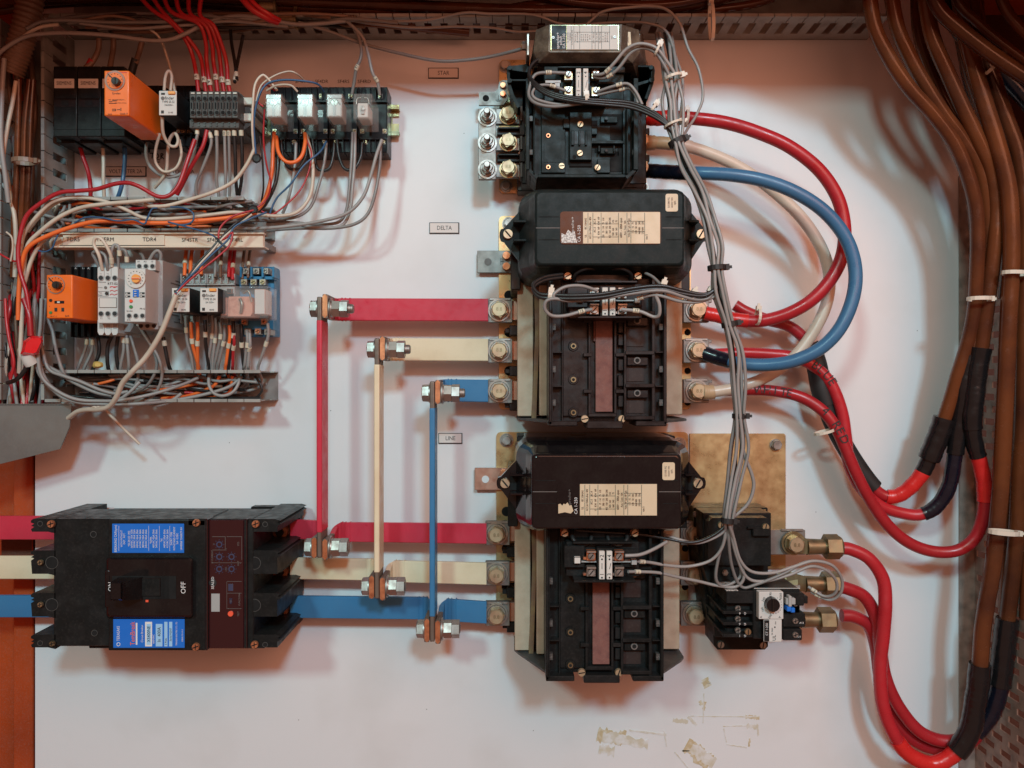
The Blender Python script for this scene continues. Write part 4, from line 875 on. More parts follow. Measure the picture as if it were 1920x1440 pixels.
# orange timers
def dialtimer(px0, py0, px1, py1, h, hb, cx, cy, label, kind):
    q = thing('timer_relay', label, 'timer', W((px0+px1)/2, (py0+py1)/2), 'orange plug-in timers')
    m_ = MB('orangeplastic'); m_.box(px0, py0, px1, py1, hb, h, 'orangeplastic', 1.4, 2); m_.build('case', q)
    m_ = MB('clear'); m_.pc(cx, cy, 19 if kind == 1 else 17, h, h+1.2, 'clearsleeve', 28); m_.pc(cx, cy, 15, h+1.2, h+2, 'orangeplastic', 24, 15); d_ = m_.build('dial', q)
    m_ = MB('knob'); m_.pc(cx, cy, 7.5, h+2, h+7, 'knob', 18, 7); m_.box(cx-1, cy-6, cx+1, cy+6, h+7, h+8, 'bakelite', .2); m_.build('knob', d_)
    m_ = MB('ink')
    for k in range(11):
        a = math.radians(140+k*26); m_.pc(cx+13*math.cos(a), cy+13*math.sin(a), .8, h+2, h+2.3, 'ink', 6)
    m_.poly([(cx-14, cy-13), (cx-13.2, cy-14), (cx-4, cy-5), (cx-5, cy-4)], h+2, h+3, 'ink'); m_.build('lettering', d_)
    m_ = MB('ink'); hh = h+.4
    if kind == 1:
        m_.text('Syrelec', 218, 175, 5.5, hh, 'ink'); m_.text('NO  RELEASE DELAY s', 219, 187, 3.2, hh, 'ink'); m_.text('MIN MAX 10 min', 226, 193, 3, hh, 'ink'); m_.text('OAR F', 232, 213.5, 5.2, hh, 'ink'); m_.text('7055', 206, 214.5, 4, hh, 'ink')
        for a in ((204, 190, 210, 191), (210, 188.5, 219, 189.5), (204, 193, 218, 194), (210, 204, 216, 205), (210, 207, 216, 208), (216, 204, 217, 208), (219, 205, 225, 206), (226, 202, 227, 208)): m_.box(*a, h, hh, 'ink')
        m_.box(201, 135, 238, 136, h, hh, 'inkred')
    else:
        m_.text('BAR', 126, 592.5, 4.4, hh, 'ink'); m_.text('DELAY 1.5', 100, 593, 3, hh, 'ink'); m_.box(102, 564, 120, 569, h, hh, 'hole'); m_.box(107, 565, 112, 568, hh, hh+.3, 'labelwhite'); m_.box(102, 577, 107, 584, h, hh, 'ink'); m_.box(115, 577, 120, 584, h, hh, 'ink')
        m_.pc(94.5, 563, 2.8, h, h+1, 'knob', 10); m_.pc(94.5, 586, 2.8, h, h+1, 'ledgreen', 10); m_.text('s', 93, 574, 4, hh, 'ink')
    m_.build('lettering', q)
    return q
dialtimer(195, 132, 242, 217, 138, 56, 215, 151, 'orange plug-in timer with dial standing out in the top row', 1)
dialtimer(87, 515, 136, 597, 120, 50, 104, 534, 'orange plug-in timer with dial at the left end of the lower row', 2)
# sockets behind timers
def socket(x0, y0, x1, y1, h, mat, label, cat='relay socket', scr=(), grp='relay sockets', step=10, sm='goldbolt'):
    q = thing('relay_socket', label, cat, W((x0+x1)/2, (y0+y1)/2), grp); m_ = MB(mat); m_.box(x0, y0, x1, y1, 12, h, mat, .8)
    n_ = max(2, int((x1-x0)/11)); 
    for k in range(n_+1):
        xx = x0+(x1-x0-2)*k/n_
        m_.box(xx, y0, xx+2, y0+(y1-y0)*.2, h-14, h+5, mat, .3); m_.box(xx, y1-(y1-y0)*.2, xx+2, y1, h-14, h+5, mat, .3)
    m_.box(x0, y0+(y1-y0)*.2, x1, y0+(y1-y0)*.23, h, h+4, mat, .2); m_.box(x0, y1-(y1-y0)*.23, x1, y1-(y1-y0)*.2, h, h+4, mat, .2); m_.build('socket_body', q)
    for x, y in scr: m_ = MB(); m_.box(x-4, y-4.5, x+4, y+4.5, h-2, h+1, 'steel', .2); crossscrew(m_, W(x, y, h+1), .0023, 1.6, sm); m_.build('screw', q)
    return q
socket(250, 160, 308, 262, 50, 'darksocket', 'black socket carrying the upper orange timer')
s1 = socket(330, 160, 372, 275, 48, 'darksocket', 'black socket behind the small white relay in the top row', scr=((335, 247), (344, 247), (355, 247)))
socket(132, 500, 182, 632, 46, 'darksocket', 'black socket carrying the lower orange timer', scr=())
m_ = MB('inkwhite')
for s_, x in (('A1', 143), ('15', 156), ('A3', 167)): m_.text(s_, x, 503, 5, 51, 'inkwhite')
tag(m_.build('printed_marking', loc=W(155, 503, 51)), 'white terminal marks A1 15 A3 above the lower orange timer', 'marking')
# small white relays
def finder(x0, y0, x1, y1, h, hb, typ, label):
    q = thing('relay', label, 'relay', W((x0+x1)/2, (y0+y1)/2), 'small relays with white printed faces'); w_ = x1-x0
    m_ = MB('smoke'); m_.box(x0-.5, y0-.5, x1+.5, y1+.5, hb, h-1, 'darksocket', .8); m_.build('case', q)
    m_ = MB('labelwhite'); m_.box(x0, y0, x1, y1, h-1, h, 'labelwhite', .5); m_.build('face_label', q)
    m_ = MB('ink'); hh = h+.4
    m_.text('finder', (x0+x1)/2+3, y0+14, 8.2, hh, 'ink', 0, .9); m_.pc(x0+7, y0+14, 3.4, h, hh, 'inkgrey', 14); m_.text('TYPE '+typ, (x0+x1)/2+1, y0+21, 6, hh, 'ink', 0, .82); m_.text('10A250V~' if typ == '55.32' else '5A 250V~', (x0+x1)/2+2, y0+27, 4.6, hh, 'ink', 0, .85)
    m_.box(x0+4, y0+37, x0+9, y0+42.5, h, hh, 'brownwin'); m_.text('0143' if typ == '55.32' else '0040', x0+22, y0+41, 4.5, hh, 'ink'); m_.box(x0+4, y0+4, x0+11, y0+7.5, h, hh, 'brownwin'); m_.build('lettering', q)
    m_ = MB('amber'); m_.box(x0+w_*.5, y0+.5, x0+w_*.9, y0+6, h-1, h+2, 'amber', .4); m_.build('lever', q)
    return q
finder(298, 170, 331, 216, 98, 48, '55.32', 'white faced relay marked 55.32 in the top row beside the terminal block')
finder(322, 540, 355, 585, 108, 58, '55.34', 'white faced relay marked 55.34 with the flying lead passing over it')
finder(375, 540, 408, 585, 108, 58, '55.34', 'white faced relay marked 55.34 next to the clear relay with copper coil')
# spring terminal block
t = thing('terminal_block', 'grey terminal block with two rows of round wire entries in the top row', 'terminal block', W(403, 205))
m_ = MB('termgrey'); m_.poly([(355, 172), (447, 172), (468, 190), (470, 235), (455, 245), (360, 245)], 12, 62, 'termgrey'); m_.box(355, 224, 448, 240, 30, 78, 'termgrey', .6); t_ = m_.build('block_body', t)
for k in range(8):
    x = 356+k*11.3; m_ = MB('termgrey'); m_.box(x, 171, x+10.6, 221, 40, 86, 'termgrey', .5); m_.box(x+1.5, 173, x+9, 176, 86, 87, 'tiewhite', .2)
    m_.pc(x+5.3, 184.5, 4.6, 86, 87.5, 'termgrey', 14); m_.pc(x+5.3, 184.5, 3.6, 87.5, 87.8, 'hole', 14); m_.pc(x+5.3, 211, 4.6, 86, 87.5, 'termgrey', 14); m_.pc(x+5.3, 211, 3.6, 87.5, 87.8, 'hole', 14)
    m_.box(x+1.8, 192, x+8.8, 204, 86, 86.4, 'hole'); m_.box(x+4.4, 190, x+6.2, 205, 86, 88, 'termgrey', .2)
    for r_ in range(3): m_.pc(x+5, 225+r_*5, 2.2, 78, 79, 'darkgrey', 8)
    m_.build('terminal_module', t)
t = thing('end_clamp', 'pale cream end clamp at the right of the grey terminal block', 'end clamp', W(465, 205)); m_ = MB('tiewhite')
m_.box(454, 182, 474, 196, 12, 66, 'tiewhite', 1); m_.box(454, 212, 474, 227, 12, 66, 'tiewhite', 1); m_.box(456, 194, 468, 214, 12, 60, 'tiewhite', 1); m_.pc(471, 204, 5, 12, 60, 'greyplastic'); m_.build('clamp_body', t)
# clear relays on black sockets (top right row)
for k, (x0, x1, w0) in enumerate(((507, 560, 'leftmost'), (560, 616, 'second'), (616, 671, 'third'), (671, 727, 'rightmost'))):
    sc_ = [(x0+8, 246), (x1-6, 246), (x1-8, 266), (x0+14, 266), (x1-14, 180)]
    socket(x0, 163, x1-1, 286, 44, 'darksocket', f'black socket carrying the {w0} clear relay of the top row', scr=sc_ if k else sc_[:3], sm='goldbolt')
def clearrelay(x0, y0, x1, y1, h, hb, label, inner):
    q = thing('relay', label, 'relay', W((x0+x1)/2, (y0+y1)/2), 'clear cased relays'); cx, cy = (x0+x1)/2, (y0+y1)/2
    m_ = MB('clear'); m_.box(x0, y0, x1, y1, hb, h, 'clear' if inner else 'smoke', 1.5, 2); m_.build('clear_case', q)
    m_ = MB('silver')
    if inner == 0:
        m_.box(x0+3, y0+10, x1-3, y1-2, h-30, h-3, 'whiteplastic', .8); m_.box(x0+2, y0+2, x1-2, y0+9, h-20, h-4, 'greyplastic', .5); m_.pc(cx, cy-6, 6, h-4, h-2, 'steel', 14); m_.box(cx-1.5, cy-4, cx+1.5, y1-3, h-3, h-1.6, 'greyplastic', .2)
        m_.tube([W(x0+5, cy-2, h-2.2), W(cx-4, cy-11, h-2.2), W(cx, cy-7, h-2)], .0006, 'steel', 5); m_.tube([W(x1-5, cy-2, h-2.2), W(cx+4, cy-11, h-2.2), W(cx, cy-7, h-2)], .0006, 'steel', 5)
        m_.box(x0+5, cy+2, cx-3, y1-4, h-3, h-2, 'labelwhite', .2); m_.box(cx+3, cy+2, x1-5, y1-4, h-3, h-2, 'labelwhite', .2)
    elif inner == 1:
        m_.box(x0+8, y0+18, x1-8, y1-4, h-34, h-6, 'labelwhite', .8); m_.box(cx-3, cy-2, cx+3, cy+14, h-6, h-4, 'greyplastic', .3); m_.pc(cx, cy+4, 4, h-5, h-3, 'silver', 12); m_.tube([W(x0+6, cy-4, h-4), W(x0+8, y0+10, h-4), W(cx-3, y0+8, h-4)], .0006, 'steel', 5); m_.tube([W(x1-6, cy-4, h-4), W(x1-8, y0+10, h-4), W(cx+3, y0+8, h-4)], .0006, 'steel', 5)
    else:
        m_.poly([(x0+16, y0+20), (x1-34, y0+20), (x1-30, y0+30), (x1-30, y1-10), (x1-34, y1-4), (x0+14, y1-4), (x0+14, y0+30)], h-34, h-5, 'coil'); m_.box(x0+1, y0+22, x0+14, y1-6, h-34, h-8, 'coil', .5); m_.box(x0+12, y0+5, x0+22, y0+14, h-6, h-3, 'ink', .3); m_.tube([W(cx-8, y0+24, h-4), W(cx-4, y0+34, h-2), W(cx-6, y1-10, h-4)], .0018, 'steel', 6)
        m_.tube([W(cx-2, y0+14, h-4), W(cx+8, y0+10, h-3), W(cx+14, y0+30, h-4)], .001, 'steel', 6); m_.box(x1-26, y0+6, x1-6, y1-8, h-34, h-10, 'whiteplastic', .5)
    m_.build('mechanism', q); return q
clearrelay(497, 175, 529, 221, 98, 50, 'leftmost clear relay of the top row', 0); clearrelay(556, 175, 588, 221, 98, 50, 'second clear relay of the top row from the left', 0); clearrelay(611, 175, 643, 221, 98, 50, 'third clear relay of the top row from the left', 0)
clearrelay(662, 175, 698, 224, 94, 50, 'rightmost clear relay of the top row, with rounded case and pale coil', 1)
# ---------------- row two ----------------
# sockets of white relays with screws
for k, (x0, x1, nm) in enumerate(((338, 386, 'first'), (387, 440, 'second'))):
    sc_ = [(x0+5+k2*12, y) for y in (519, 532) for k2 in range(4)]
    q = socket(x0, 513, x1, 606, 52, 'greyplastic', f'grey socket with screws carrying the {nm} relay marked 55.34', scr=sc_+[(x0+8, 592), (x0+30, 592), (x0+20, 604)], sm='bright')
t = thing('relay_socket', 'bright blue relay socket at the right end of the lower row', 'relay socket', W(482, 565), 'relay sockets')
m_ = MB('bluesocket'); m_.box(449, 500, 512, 630, 12, 40, 'bluesocket', .8)
for x in (449, 469, 490, 510): m_.box(x, 500, x+4, 520, 40, 60, 'bluesocket', .4)
m_.box(449, 518, 514, 524, 40, 56, 'bluesocket', .4); m_.box(449, 524, 514, 540, 40, 48, 'bluesocket', .4); m_.box(506, 540, 514, 600, 40, 50, 'bluesocket', .6); m_.box(449, 600, 512, 618, 40, 54, 'bluesocket', .4); m_.box(449, 618, 512, 631, 40, 46, 'bluesocket', .4)
m_.build('socket_body', t)
for x, y, m1 in ((461, 508, 'steel'), (480, 508, 'steel'), (497, 508, 'steel'), (457, 529, 'goldbolt'), (475, 529, 'goldbolt'), (492, 529, 'goldbolt'), (458, 604, 'copper'), (495, 603, 'copper'), (464, 622, 'steel'), (483, 621, 'copper'), (501, 622, 'steel')):
    m_ = MB(); m_.box(x-6, y-6, x+6, y+6, 40, 58, 'steel', .4); crossscrew(m_, W(x, y, 58), .0028, 1.6, m1); m_.build('screw', t)
clearrelay(413, 536, 503, 597, 92, 60, 'large clear relay showing a copper coloured coil in the lower row', 2)
# RT7 module
t = thing('relay', 'narrow white thermistor relay marked RT7-E2 in the lower row', 'relay', W(205, 565)); m_ = MB('whiteplastic')
m_.box(183, 520, 221, 606, 14, 94, 'whiteplastic', .6)
for k in range(3): x = 183+k*12.9; m_.poly([(x, 522), (x, 503), (x+3, 500), (x+11, 500), (x+12, 503), (x+12, 522)], 30, 84, 'whiteplastic'); m_.poly([(x, 600), (x+12, 600), (x+12, 624), (x+9, 628), (x+3, 628), (x, 622)], 30, 84, 'whiteplastic'); m_.box(x+3, 602, x+10, 616, 84, 84.4, 'greyplastic')
m_.poly([(222, 508), (248, 506), (250, 512), (250, 612), (244, 622), (222, 622)], 14, 70, 'greyplastic'); m_.build('case', t)
m_ = MB('hole')
for k in range(3):
    for y in (521, 588): x = 189+k*12.9; m_.pc(x, y, 5.2, 94, 95, 'greyplastic', 14); m_.pc(x, y, 4, 95, 95.3, 'ink', 14)
m_.build('screw_hole', t)
m_ = MB('ink'); hh = 94.5
m_.text('RT7-E2', 211, 532, 6.2, hh, 'ink'); m_.text('T1', 189, 514, 4, hh, 'ink'); m_.text('T2', 202, 514, 4, hh, 'ink'); m_.text('Thermistor', 192, 529, 3.2, hh, 'ink'); m_.text('Y1', 190, 597, 4.5, hh, 'ink'); m_.text('Y2', 204, 597, 4.5, hh, 'ink')
m_.pc(197.5, 539, 2.6, 94, 95, 'inkgrey', 10); m_.pc(199.5, 550, 3, 94, 95.4, 'knob', 12); m_.text('Test', 188, 549, 3.2, hh, 'ink'); m_.text('Reset', 188, 553, 3.2, hh, 'ink'); m_.text('Power', 188, 539, 3.2, hh, 'inkgrey')
for a in ((184, 546, 203, 546.5), (184, 555, 203, 555.5), (203, 546, 203.5, 555)): m_.box(*a, 94, 94.3, 'ink')
for y in (539, 546, 553): m_.tube([W(206, y, 94.3), W(210, y-2, 94.3), W(214, y, 94.3), W(220, y-2, 94.3)], .0004, 'inkred', 4, 3); 
m_.box(206, 537, 220, 538, 94, 94.3, 'inkred'); m_.build('lettering', t)
m_ = MB('labelwhite'); m_.box(186, 558, 219, 577, 94, 94.6, 'inkgrey', .2); m_.box(186.6, 558.6, 218.4, 576.4, 94.5, 95, 'labelwhite', .2); m_.build('face_label', t)
# white timer
t = thing('timer_relay', 'white timer with orange dial marker and red and green lamps in the lower row', 'timer', W(255, 560)); m_ = MB('whiteplastic')
m_.box(255, 488, 305, 612, 14, 88, 'greyplastic', .6); m_.box(254, 487, 292, 507, 14, 98, 'whiteplastic', .5); m_.box(233, 503, 273, 604, 50, 118, 'whiteplastic', .8, 2); m_.box(262, 604, 296, 618, 14, 90, 'greyplastic', .6); m_.build('case', t)
m_ = MB('ink')
for k in range(3):
    m_.pc(261+k*12.3, 499, 5, 98, 98.8, 'greyplastic', 14); m_.pc(261+k*12.3, 499, 3.7, 98.8, 99.1, 'ink', 12); m_.pc(242+k*12.4, 592, 5, 118, 118.8, 'greyplastic', 14); m_.pc(242+k*12.4, 592, 3.7, 118.8, 119.1, 'ink', 12); m_.pc(264+k*12.3, 611, 4, 90, 90.3, 'brownwin', 12)
m_.build('screw_hole', t)
m_ = MB('ink')
for s_, x in (('A1', 260), ('A3', 272), ('15', 285)): m_.text(s_, x, 490.5, 4.6, 98.4, 'ink')
m_.text('210', 241, 600, 4.6, 118.4, 'ink'); m_.text('PR-Q', 267, 579, 4.4, 118.4, 'ink'); m_.text('Syrelec', 243, 583, 4, 118.4, 'ink')
for a, b in ((235, 548), (235, 554), (262, 548), (262, 554)): m_.box(a, b, a+9, b+3.6, 118, 118.3, 'ink'); m_.box(a+1, b+1, a+4, b+2.8, 118.3, 118.5, 'labelwhite')
for k in range(12): a = math.radians(130+k*25); m_.pc(254+13.5*math.cos(a), 522+13.5*math.sin(a), .9, 120, 120.3, 'ink', 6)
m_.build('lettering', t)
m_ = MB('labelwhite'); m_.pc(254, 522, 18, 118, 120, 'labelwhite', 28); m_.pc(254, 522, 8, 120, 123, 'amber', 18); m_.box(246, 520.5, 262, 523.5, 123, 124, 'orangeplastic', .3); m_.build('dial', t)
m_ = MB('labelblue'); m_.box(249, 543, 260, 557, 118, 119, 'labelblue', .2)
for y in (545, 549.5, 554): m_.box(251, y, 256, y+2.2, 119, 120, 'labelwhite', .2)
m_.build('switch', t)
for y, m1 in ((564, 'ledred'), (575, 'ledgreen')): m_ = MB(m1); m_.pc(245, y, 3, 118, 119.5, m1, 12); m_.build('lamp', t)
# printed diagrams on the timer's grey side
m_ = MB('inkgrey'); xs = W(305, 0, 88).x+.0003
for i in range(14):
    z = W(0, 520+i*6.5, 60).z; h_ = 30+(i*7) % 20
    m_.faces([(xs, -h_/1000, z), (xs, -(h_+14+(i*5) % 12)/1000, z), (xs, -(h_+14+(i*5) % 12)/1000, z+.0012), (xs, -h_/1000, z+.0012)], [(0, 1, 2, 3)], 'inkgrey')
m_.build('lettering', t, recalc=False)
# ================= cables and wires =================
def PT(s):
    out = []; h = 40
    for w_ in s.split():
        v = [float(a) for a in w_.split(',')]
        if len(v) > 2: h = v[2]
        out.append(W(v[0], v[1], h))
    return out
def sleeve(path, a, b, r, mat, name, par, n=12, m2=None):
    k0, k1 = int(a*(len(path)-1)), max(int(a*(len(path)-1))+1, int(math.ceil(b*(len(path)-1))))
    m_ = MB(mat); m_.tube(path[k0:k1+1], r, mat, n, 1); return m_.build(name, par)
def cable(mat, rpx, s, label, parts=(), group=None, name='power_cable', cat='cable', n=14, text=None):
    """parts: (from, to, material, radius factor, part name)"""
    P = PT(s); path = smooth(P, 10); r = rpx*U*.94
    q = thing(name, label, cat, path[0], group)
    m_ = MB(mat); m_.tube(path, r, mat, n, 1); m_.build('insulation', q)
    for a, b, mt, k, nm in parts:
        rnd = random.Random(int(a*100)+len(label)); ph = rnd.random()*6
        f = (lambda t, k=k, ph=ph: r*k*(1+.022*math.sin(t*23+ph)+.016*math.sin(t*71+ph*2))) if mt in ('tapeblack', 'navy', 'tapered', 'cabtan') else r*k
        sleeve(path, a, b, f, mt, nm, q, n)
    if text:
        m_ = MB('ink')
        for st, a, sz in text:
            i = int(a*(len(path)-1)); p = path[i]; t_ = (path[i+1]-path[i]).normalized(); step = sz*U*.62; k = i
            for j, ch in enumerate(st):
                while k < len(path)-2 and (path[k]-path[i]).length < j*step: k += 1
                t_ = (path[min(k+1, len(path)-1)]-path[max(0, k-1)]); t_.y = 0; t_ = t_.normalized(); nz = Vector((-t_.z, 0, t_.x))
                if ch != ' ': m_.wtext(ch, path[k]+Vector((0, -r*1.02-.0003, 0)), sz*U, 'ink', 0, 1, t_, nz)
        m_.build('lettering', q)
    return q
RD = 'heavy red power cables'
# heavy loops between star and middle contactors
cable('cabred', 12, '1212,221,46 1235,222,50 1262,220,56 1300,222,62 1360,230,66 1420,248,70 1480,275,74 1535,318,76 1570,370,76 1583,425,76 1580,475,76 1560,520,74 1525,560,70 1480,587,62 1430,601,52 1385,600,46 1345,592,42 1322,587,40',
      'heavy red cable looping from the top contactor down to the middle contactor', ((0, .11, 'tapered', 1.16, 'tape_wrap'), (.86, 1, 'tapered', 1.12, 'tape_wrap')), RD)
cable('cabcream', 11, '1212,268,46 1240,268,48 1275,272,50 1320,284,50 1380,310,50 1440,350,50 1500,405,50 1540,465,50 1555,520,50 1548,575,50 1520,630,48 1480,678,46 1430,710,44 1380,727,42 1335,735,40 1318,735,40',
      'heavy cream cable looping behind the heavy blue one', ((0, .035, 'cabtan', 1.25, 'lug_wrap'), (.03, .135, 'cabtan', 1.1, 'heat_shrink'), (.135, .165, 'cabcream', 1.12, 'heat_shrink'), (.93, 1, 'cabtan', 1.3, 'lug_wrap')), 'heavy cable loops')
cable('cabblue', 12, '1210,320,46 1240,322,56 1280,324,72 1320,325,84 1370,328,92 1430,338,98 1490,360,102 1545,396,104 1585,445,104 1603,500,104 1600,555,104 1577,612,102 1540,652,96 1490,676,86 1440,684,74 1390,682,62 1350,672,48 1320,662,40',
      'heavy blue cable sweeping over the red and cream loops on the right of the contactors', ((0, .125, 'navy', 1.12, 'tape_wrap'), (.915, 1, 'navy', 1.15, 'tape_wrap')), 'heavy cable loops')
# red cables running to the taped splices
cable('cabred', 11, '1378,572,24 1400,585,26 1440,600,28 1480,612,30 1512,640,32 1530,680,34 1540,730,36 1560,790,36 1592,850,36 1630,905,38 1655,928,40 1680,930,44 1705,915,50 1730,885,56 1748,845,62 1762,810,66 1772,780,70 1785,740,74 1795,705,78 1815,640,84 1827,580,90 1831,520,94 1833,450,98 1830,390,102 1815,330,106 1790,270,110 1750,215,114 1705,165,118 1668,110,122 1640,50,126 1628,-30,130',
      'red cable inside a black sleeve, brown above the leftmost black splice', ((.14, .215, 'rubber', 1.75, 'sleeve'), (.215, .31, 'rubber', 1.55, 'sleeve'), (.345, .44, 'tapered', 1.25, 'tape_wrap'), (.435, .47, 'tapeblack', 1.3, 'tape_wrap'), (.455, .53, 'tapeblack', 1.75, 'tape_wrap'), (.527, 1, 'cabbrown', 1.12, 'brown_section')), RD, text=(('BLUE', .05, 13),))
cable('cabred', 11, '1340,664,30 1390,662,32 1440,664,34 1490,670,38 1528,688,42 1558,720,46 1578,770,48 1586,820,48 1592,870,46 1614,915,44 1650,948,44 1690,962,46 1725,965,50 1755,950,56 1778,915,62 1788,870,66 1795,820,70 1803,770,74 1808,725,78 1822,660,82 1838,600,86 1848,530,90 1854,460,94 1852,390,98 1838,320,102 1805,262,106 1770,215,110 1735,160,114 1705,105,118 1682,50,122 1668,-30,126',
      'red cable marked BLUE in pen that passes through navy tape to the middle black splice', ((.41, .52, 'navy', 1.2, 'tape_wrap'), (.515, .63, 'tapeblack', 1.4, 'tape_wrap'), (.625, 1, 'cabbrown', 1.12, 'brown_section')), RD, text=(('4-BLUE', .105, 22),))
cable('cabred', 11, '1345,733,34 1400,731,38 1450,733,44 1500,744,50 1540,768,56 1566,800,60 1585,840,62 1604,885,62 1630,935,60 1665,985,60 1705,1018,60 1750,1034,62 1795,1032,66 1828,1008,70 1844,965,74 1846,915,76 1838,870,78 1828,835,80 1822,790,82 1826,745,84 1831,700,86 1842,640,90 1850,580,94 1858,520,98 1866,450,102 1868,390,104 1860,325,108 1838,270,112 1805,200,116 1778,140,120 1752,80,124 1740,30,126 1732,-30,128',
      'red cable marked WHITE in pen, hanging in a loop below the rightmost black splice', ((.455, .525, 'tapered', 1.2, 'tape_wrap'), (.515, .585, 'tapeblack', 1.35, 'tape_wrap'), (.555, .65, 'tapeblack', 1.6, 'tape_wrap'), (.645, 1, 'cabbrown', 1.14, 'brown_section')), RD, text=(('WHITE', .045, 20), ('4 RED', .13, 22)))
# overload outputs
cable('cabred', 12, '1572,1028,50 1595,1030,52 1630,1048,56 1655,1085,58 1660,1130,60 1656,1190,60 1650,1250,60 1655,1320,60 1675,1375,60 1705,1415,60 1750,1432,62 1792,1410,66 1820,1365,70 1828,1320,74 1833,1290,78 1838,1240,82 1842,1185,86 1850,1130,90 1862,1060,94 1870,980,98 1877,900,102 1882,800,106 1887,700,110 1891,600,112 1896,500,114 1896,430,116 1890,350,118 1870,270,120 1845,190,122 1825,120,124 1808,50,124 1795,-40,124',
      'red cable from the topmost brass lug hanging lowest at the bottom right corner', ((.27, .36, 'tapered', 1.2, 'tape_wrap'), (.355, .48, 'tapeblack', 1.55, 'tape_wrap'), (.475, 1, 'cabbrown', 1.15, 'brown_section')), RD)
cable('cabred', 12, '1570,1100,44 1590,1104,44 1622,1120,44 1643,1160,44 1650,1210,44 1660,1270,44 1685,1325,46 1725,1372,48 1775,1390,52 1820,1378,58 1852,1345,64 1868,1310,70 1876,1270,74 1882,1220,78 1889,1160,82 1898,1080,88 1906,1000,94 1911,900,98 1916,800,102 1919,700,106 1921,600,108 1922,500,110 1922,400,112 1912,300,114 1885,220,116 1862,150,118 1840,80,118 1825,20,118 1815,-40,118',
      'red cable from the middle brass lug ending in navy tape at the bottom right', ((.33, .43, 'navy', 1.35, 'tape_wrap'), (.42, .50, 'tapeblack', 1.6, 'tape_wrap'), (.495, 1, 'cabbrown', 1.12, 'brown_section')), RD)
cable('cabred', 12, '1578,1154,36 1600,1156,36 1628,1172,36 1642,1210,34 1650,1270,32 1665,1330,32 1700,1378,34 1745,1402,36 1795,1404,42 1830,1380,48 1850,1340,54 1854,1300,60 1858,1250,66',
      'red cable from the lowest brass lug passing behind the other two at the bottom right', ((.86, 1, 'tapeblack', 1.4, 'tape_wrap'),), RD)
# other brown cables in the right hand bundle and over the top
BR = 'brown cables of the right hand bundle'
for s_, r_, lab in (
    ('1742,-40,150 1760,15,150 1800,55,152 1850,95,154 1900,130,156 1960,170,158', 14, 'thick light brown cable crossing the top right corner diagonally'),
    ('1782,-40,140 1800,10,140 1830,40,140 1870,75,140 1930,120,142', 9, 'thin brown cable just above the thick diagonal one in the top right corner'),
    ('1865,-40,150 1885,15,150 1915,55,152 1960,100,152', 10, 'brown cable cutting off the very top right corner'),
    ('1826,-30,118 1834,20,118 1842,60,118', 8, 'short reddish cable dropping behind the diagonal cables at the top right'),
    ('1830,-40,88 1838,70,88 1852,130,90 1872,175,92 1888,230,94 1902,300,96 1912,380,98', 12, 'reddish brown cable starting below the white tie at the top right'),
    ('1800,60,80 1810,110,80 1828,170,82 1850,230,84 1868,300,86 1884,380,90 1890,470,90 1884,560,90', 13, 'dark brown cable running behind the bundle right of the cream gap'),
    ('1718,-30,90 1722,60,90 1748,140,90 1782,210,90 1822,275,92 1845,350,92 1846,430,92 1840,520,90', 12, 'dark cable between the second and third brown cables of the right hand bundle'),
    ('1905,430,80 1905,600,80 1900,800,78 1892,1000,74 1886,1150,70', 15, 'brown cable seen in the gap between the two long vertical ones'),
    ('1935,300,100 1940,600,100 1934,900,96 1925,1160,90', 14, 'brown cable running down along the right edge of the photo')):
    cable('cabbrown', r_*.86, s_, lab, (), BR)
cable('navy', 15, '1770,-20,100 1790,40,104 1830,90,108 1872,130,110 1915,175,112 1960,230,114', 'thick black cable running under the white tie in the top right corner', (), BR)
cable('navy', 13, '1806,60,70 1812,110,70 1820,150,72 1836,200,74', 'short black cable dropping left of the white tie at the top right', (), BR)
for s_, r_, lab in (
    ('-60,28,40 100,6,42 260,2,42 420,10,42 540,20,44 640,24,44 800,34,40 950,40,38 1100,38,38 1250,36,36 1300,40,34', 9, 'brown cable lying lowest along the top duct'),
    ('-60,6,60 200,-6,60 420,-4,60 560,2,60 700,8,58 850,15,56 1000,20,56 1150,18,56 1260,14,56 1330,2,56 1380,-12,56', 11, 'brown cable along the top edge passing the white tie'),
    ('480,24,50 520,30,50 560,34,48 640,38,46 720,44,40 800,52,30 880,60,25', 9, 'brown cable with pen writing leaving the lower brass clamp'),
    ('470,6,52 530,12,52 600,16,52 700,17,52 800,18,50 900,26,50 1000,12,50 1100,2,50 1200,-8,50', 11, 'brown cable with pen writing leaving the upper brass clamp'),
    ('1000,-14,66 1080,4,66 1180,10,66 1270,6,66 1350,-12,66', 8, 'reddish cable nearest the viewer over the top duct'),
    ('-60,-10,70 160,-14,70 400,-18,70 700,-14,70 1000,-20,70', 14, 'dark brown cable hugging the ceiling at the top left'),
    ('1090,26,40 1200,30,40 1300,22,42 1400,10,44 1450,-4,46', 8, 'brown cable bending upward right of the white tie at the top')):
    cable('cabbrown', r_, s_, lab, (), 'brown cables along the top of the cabinet')
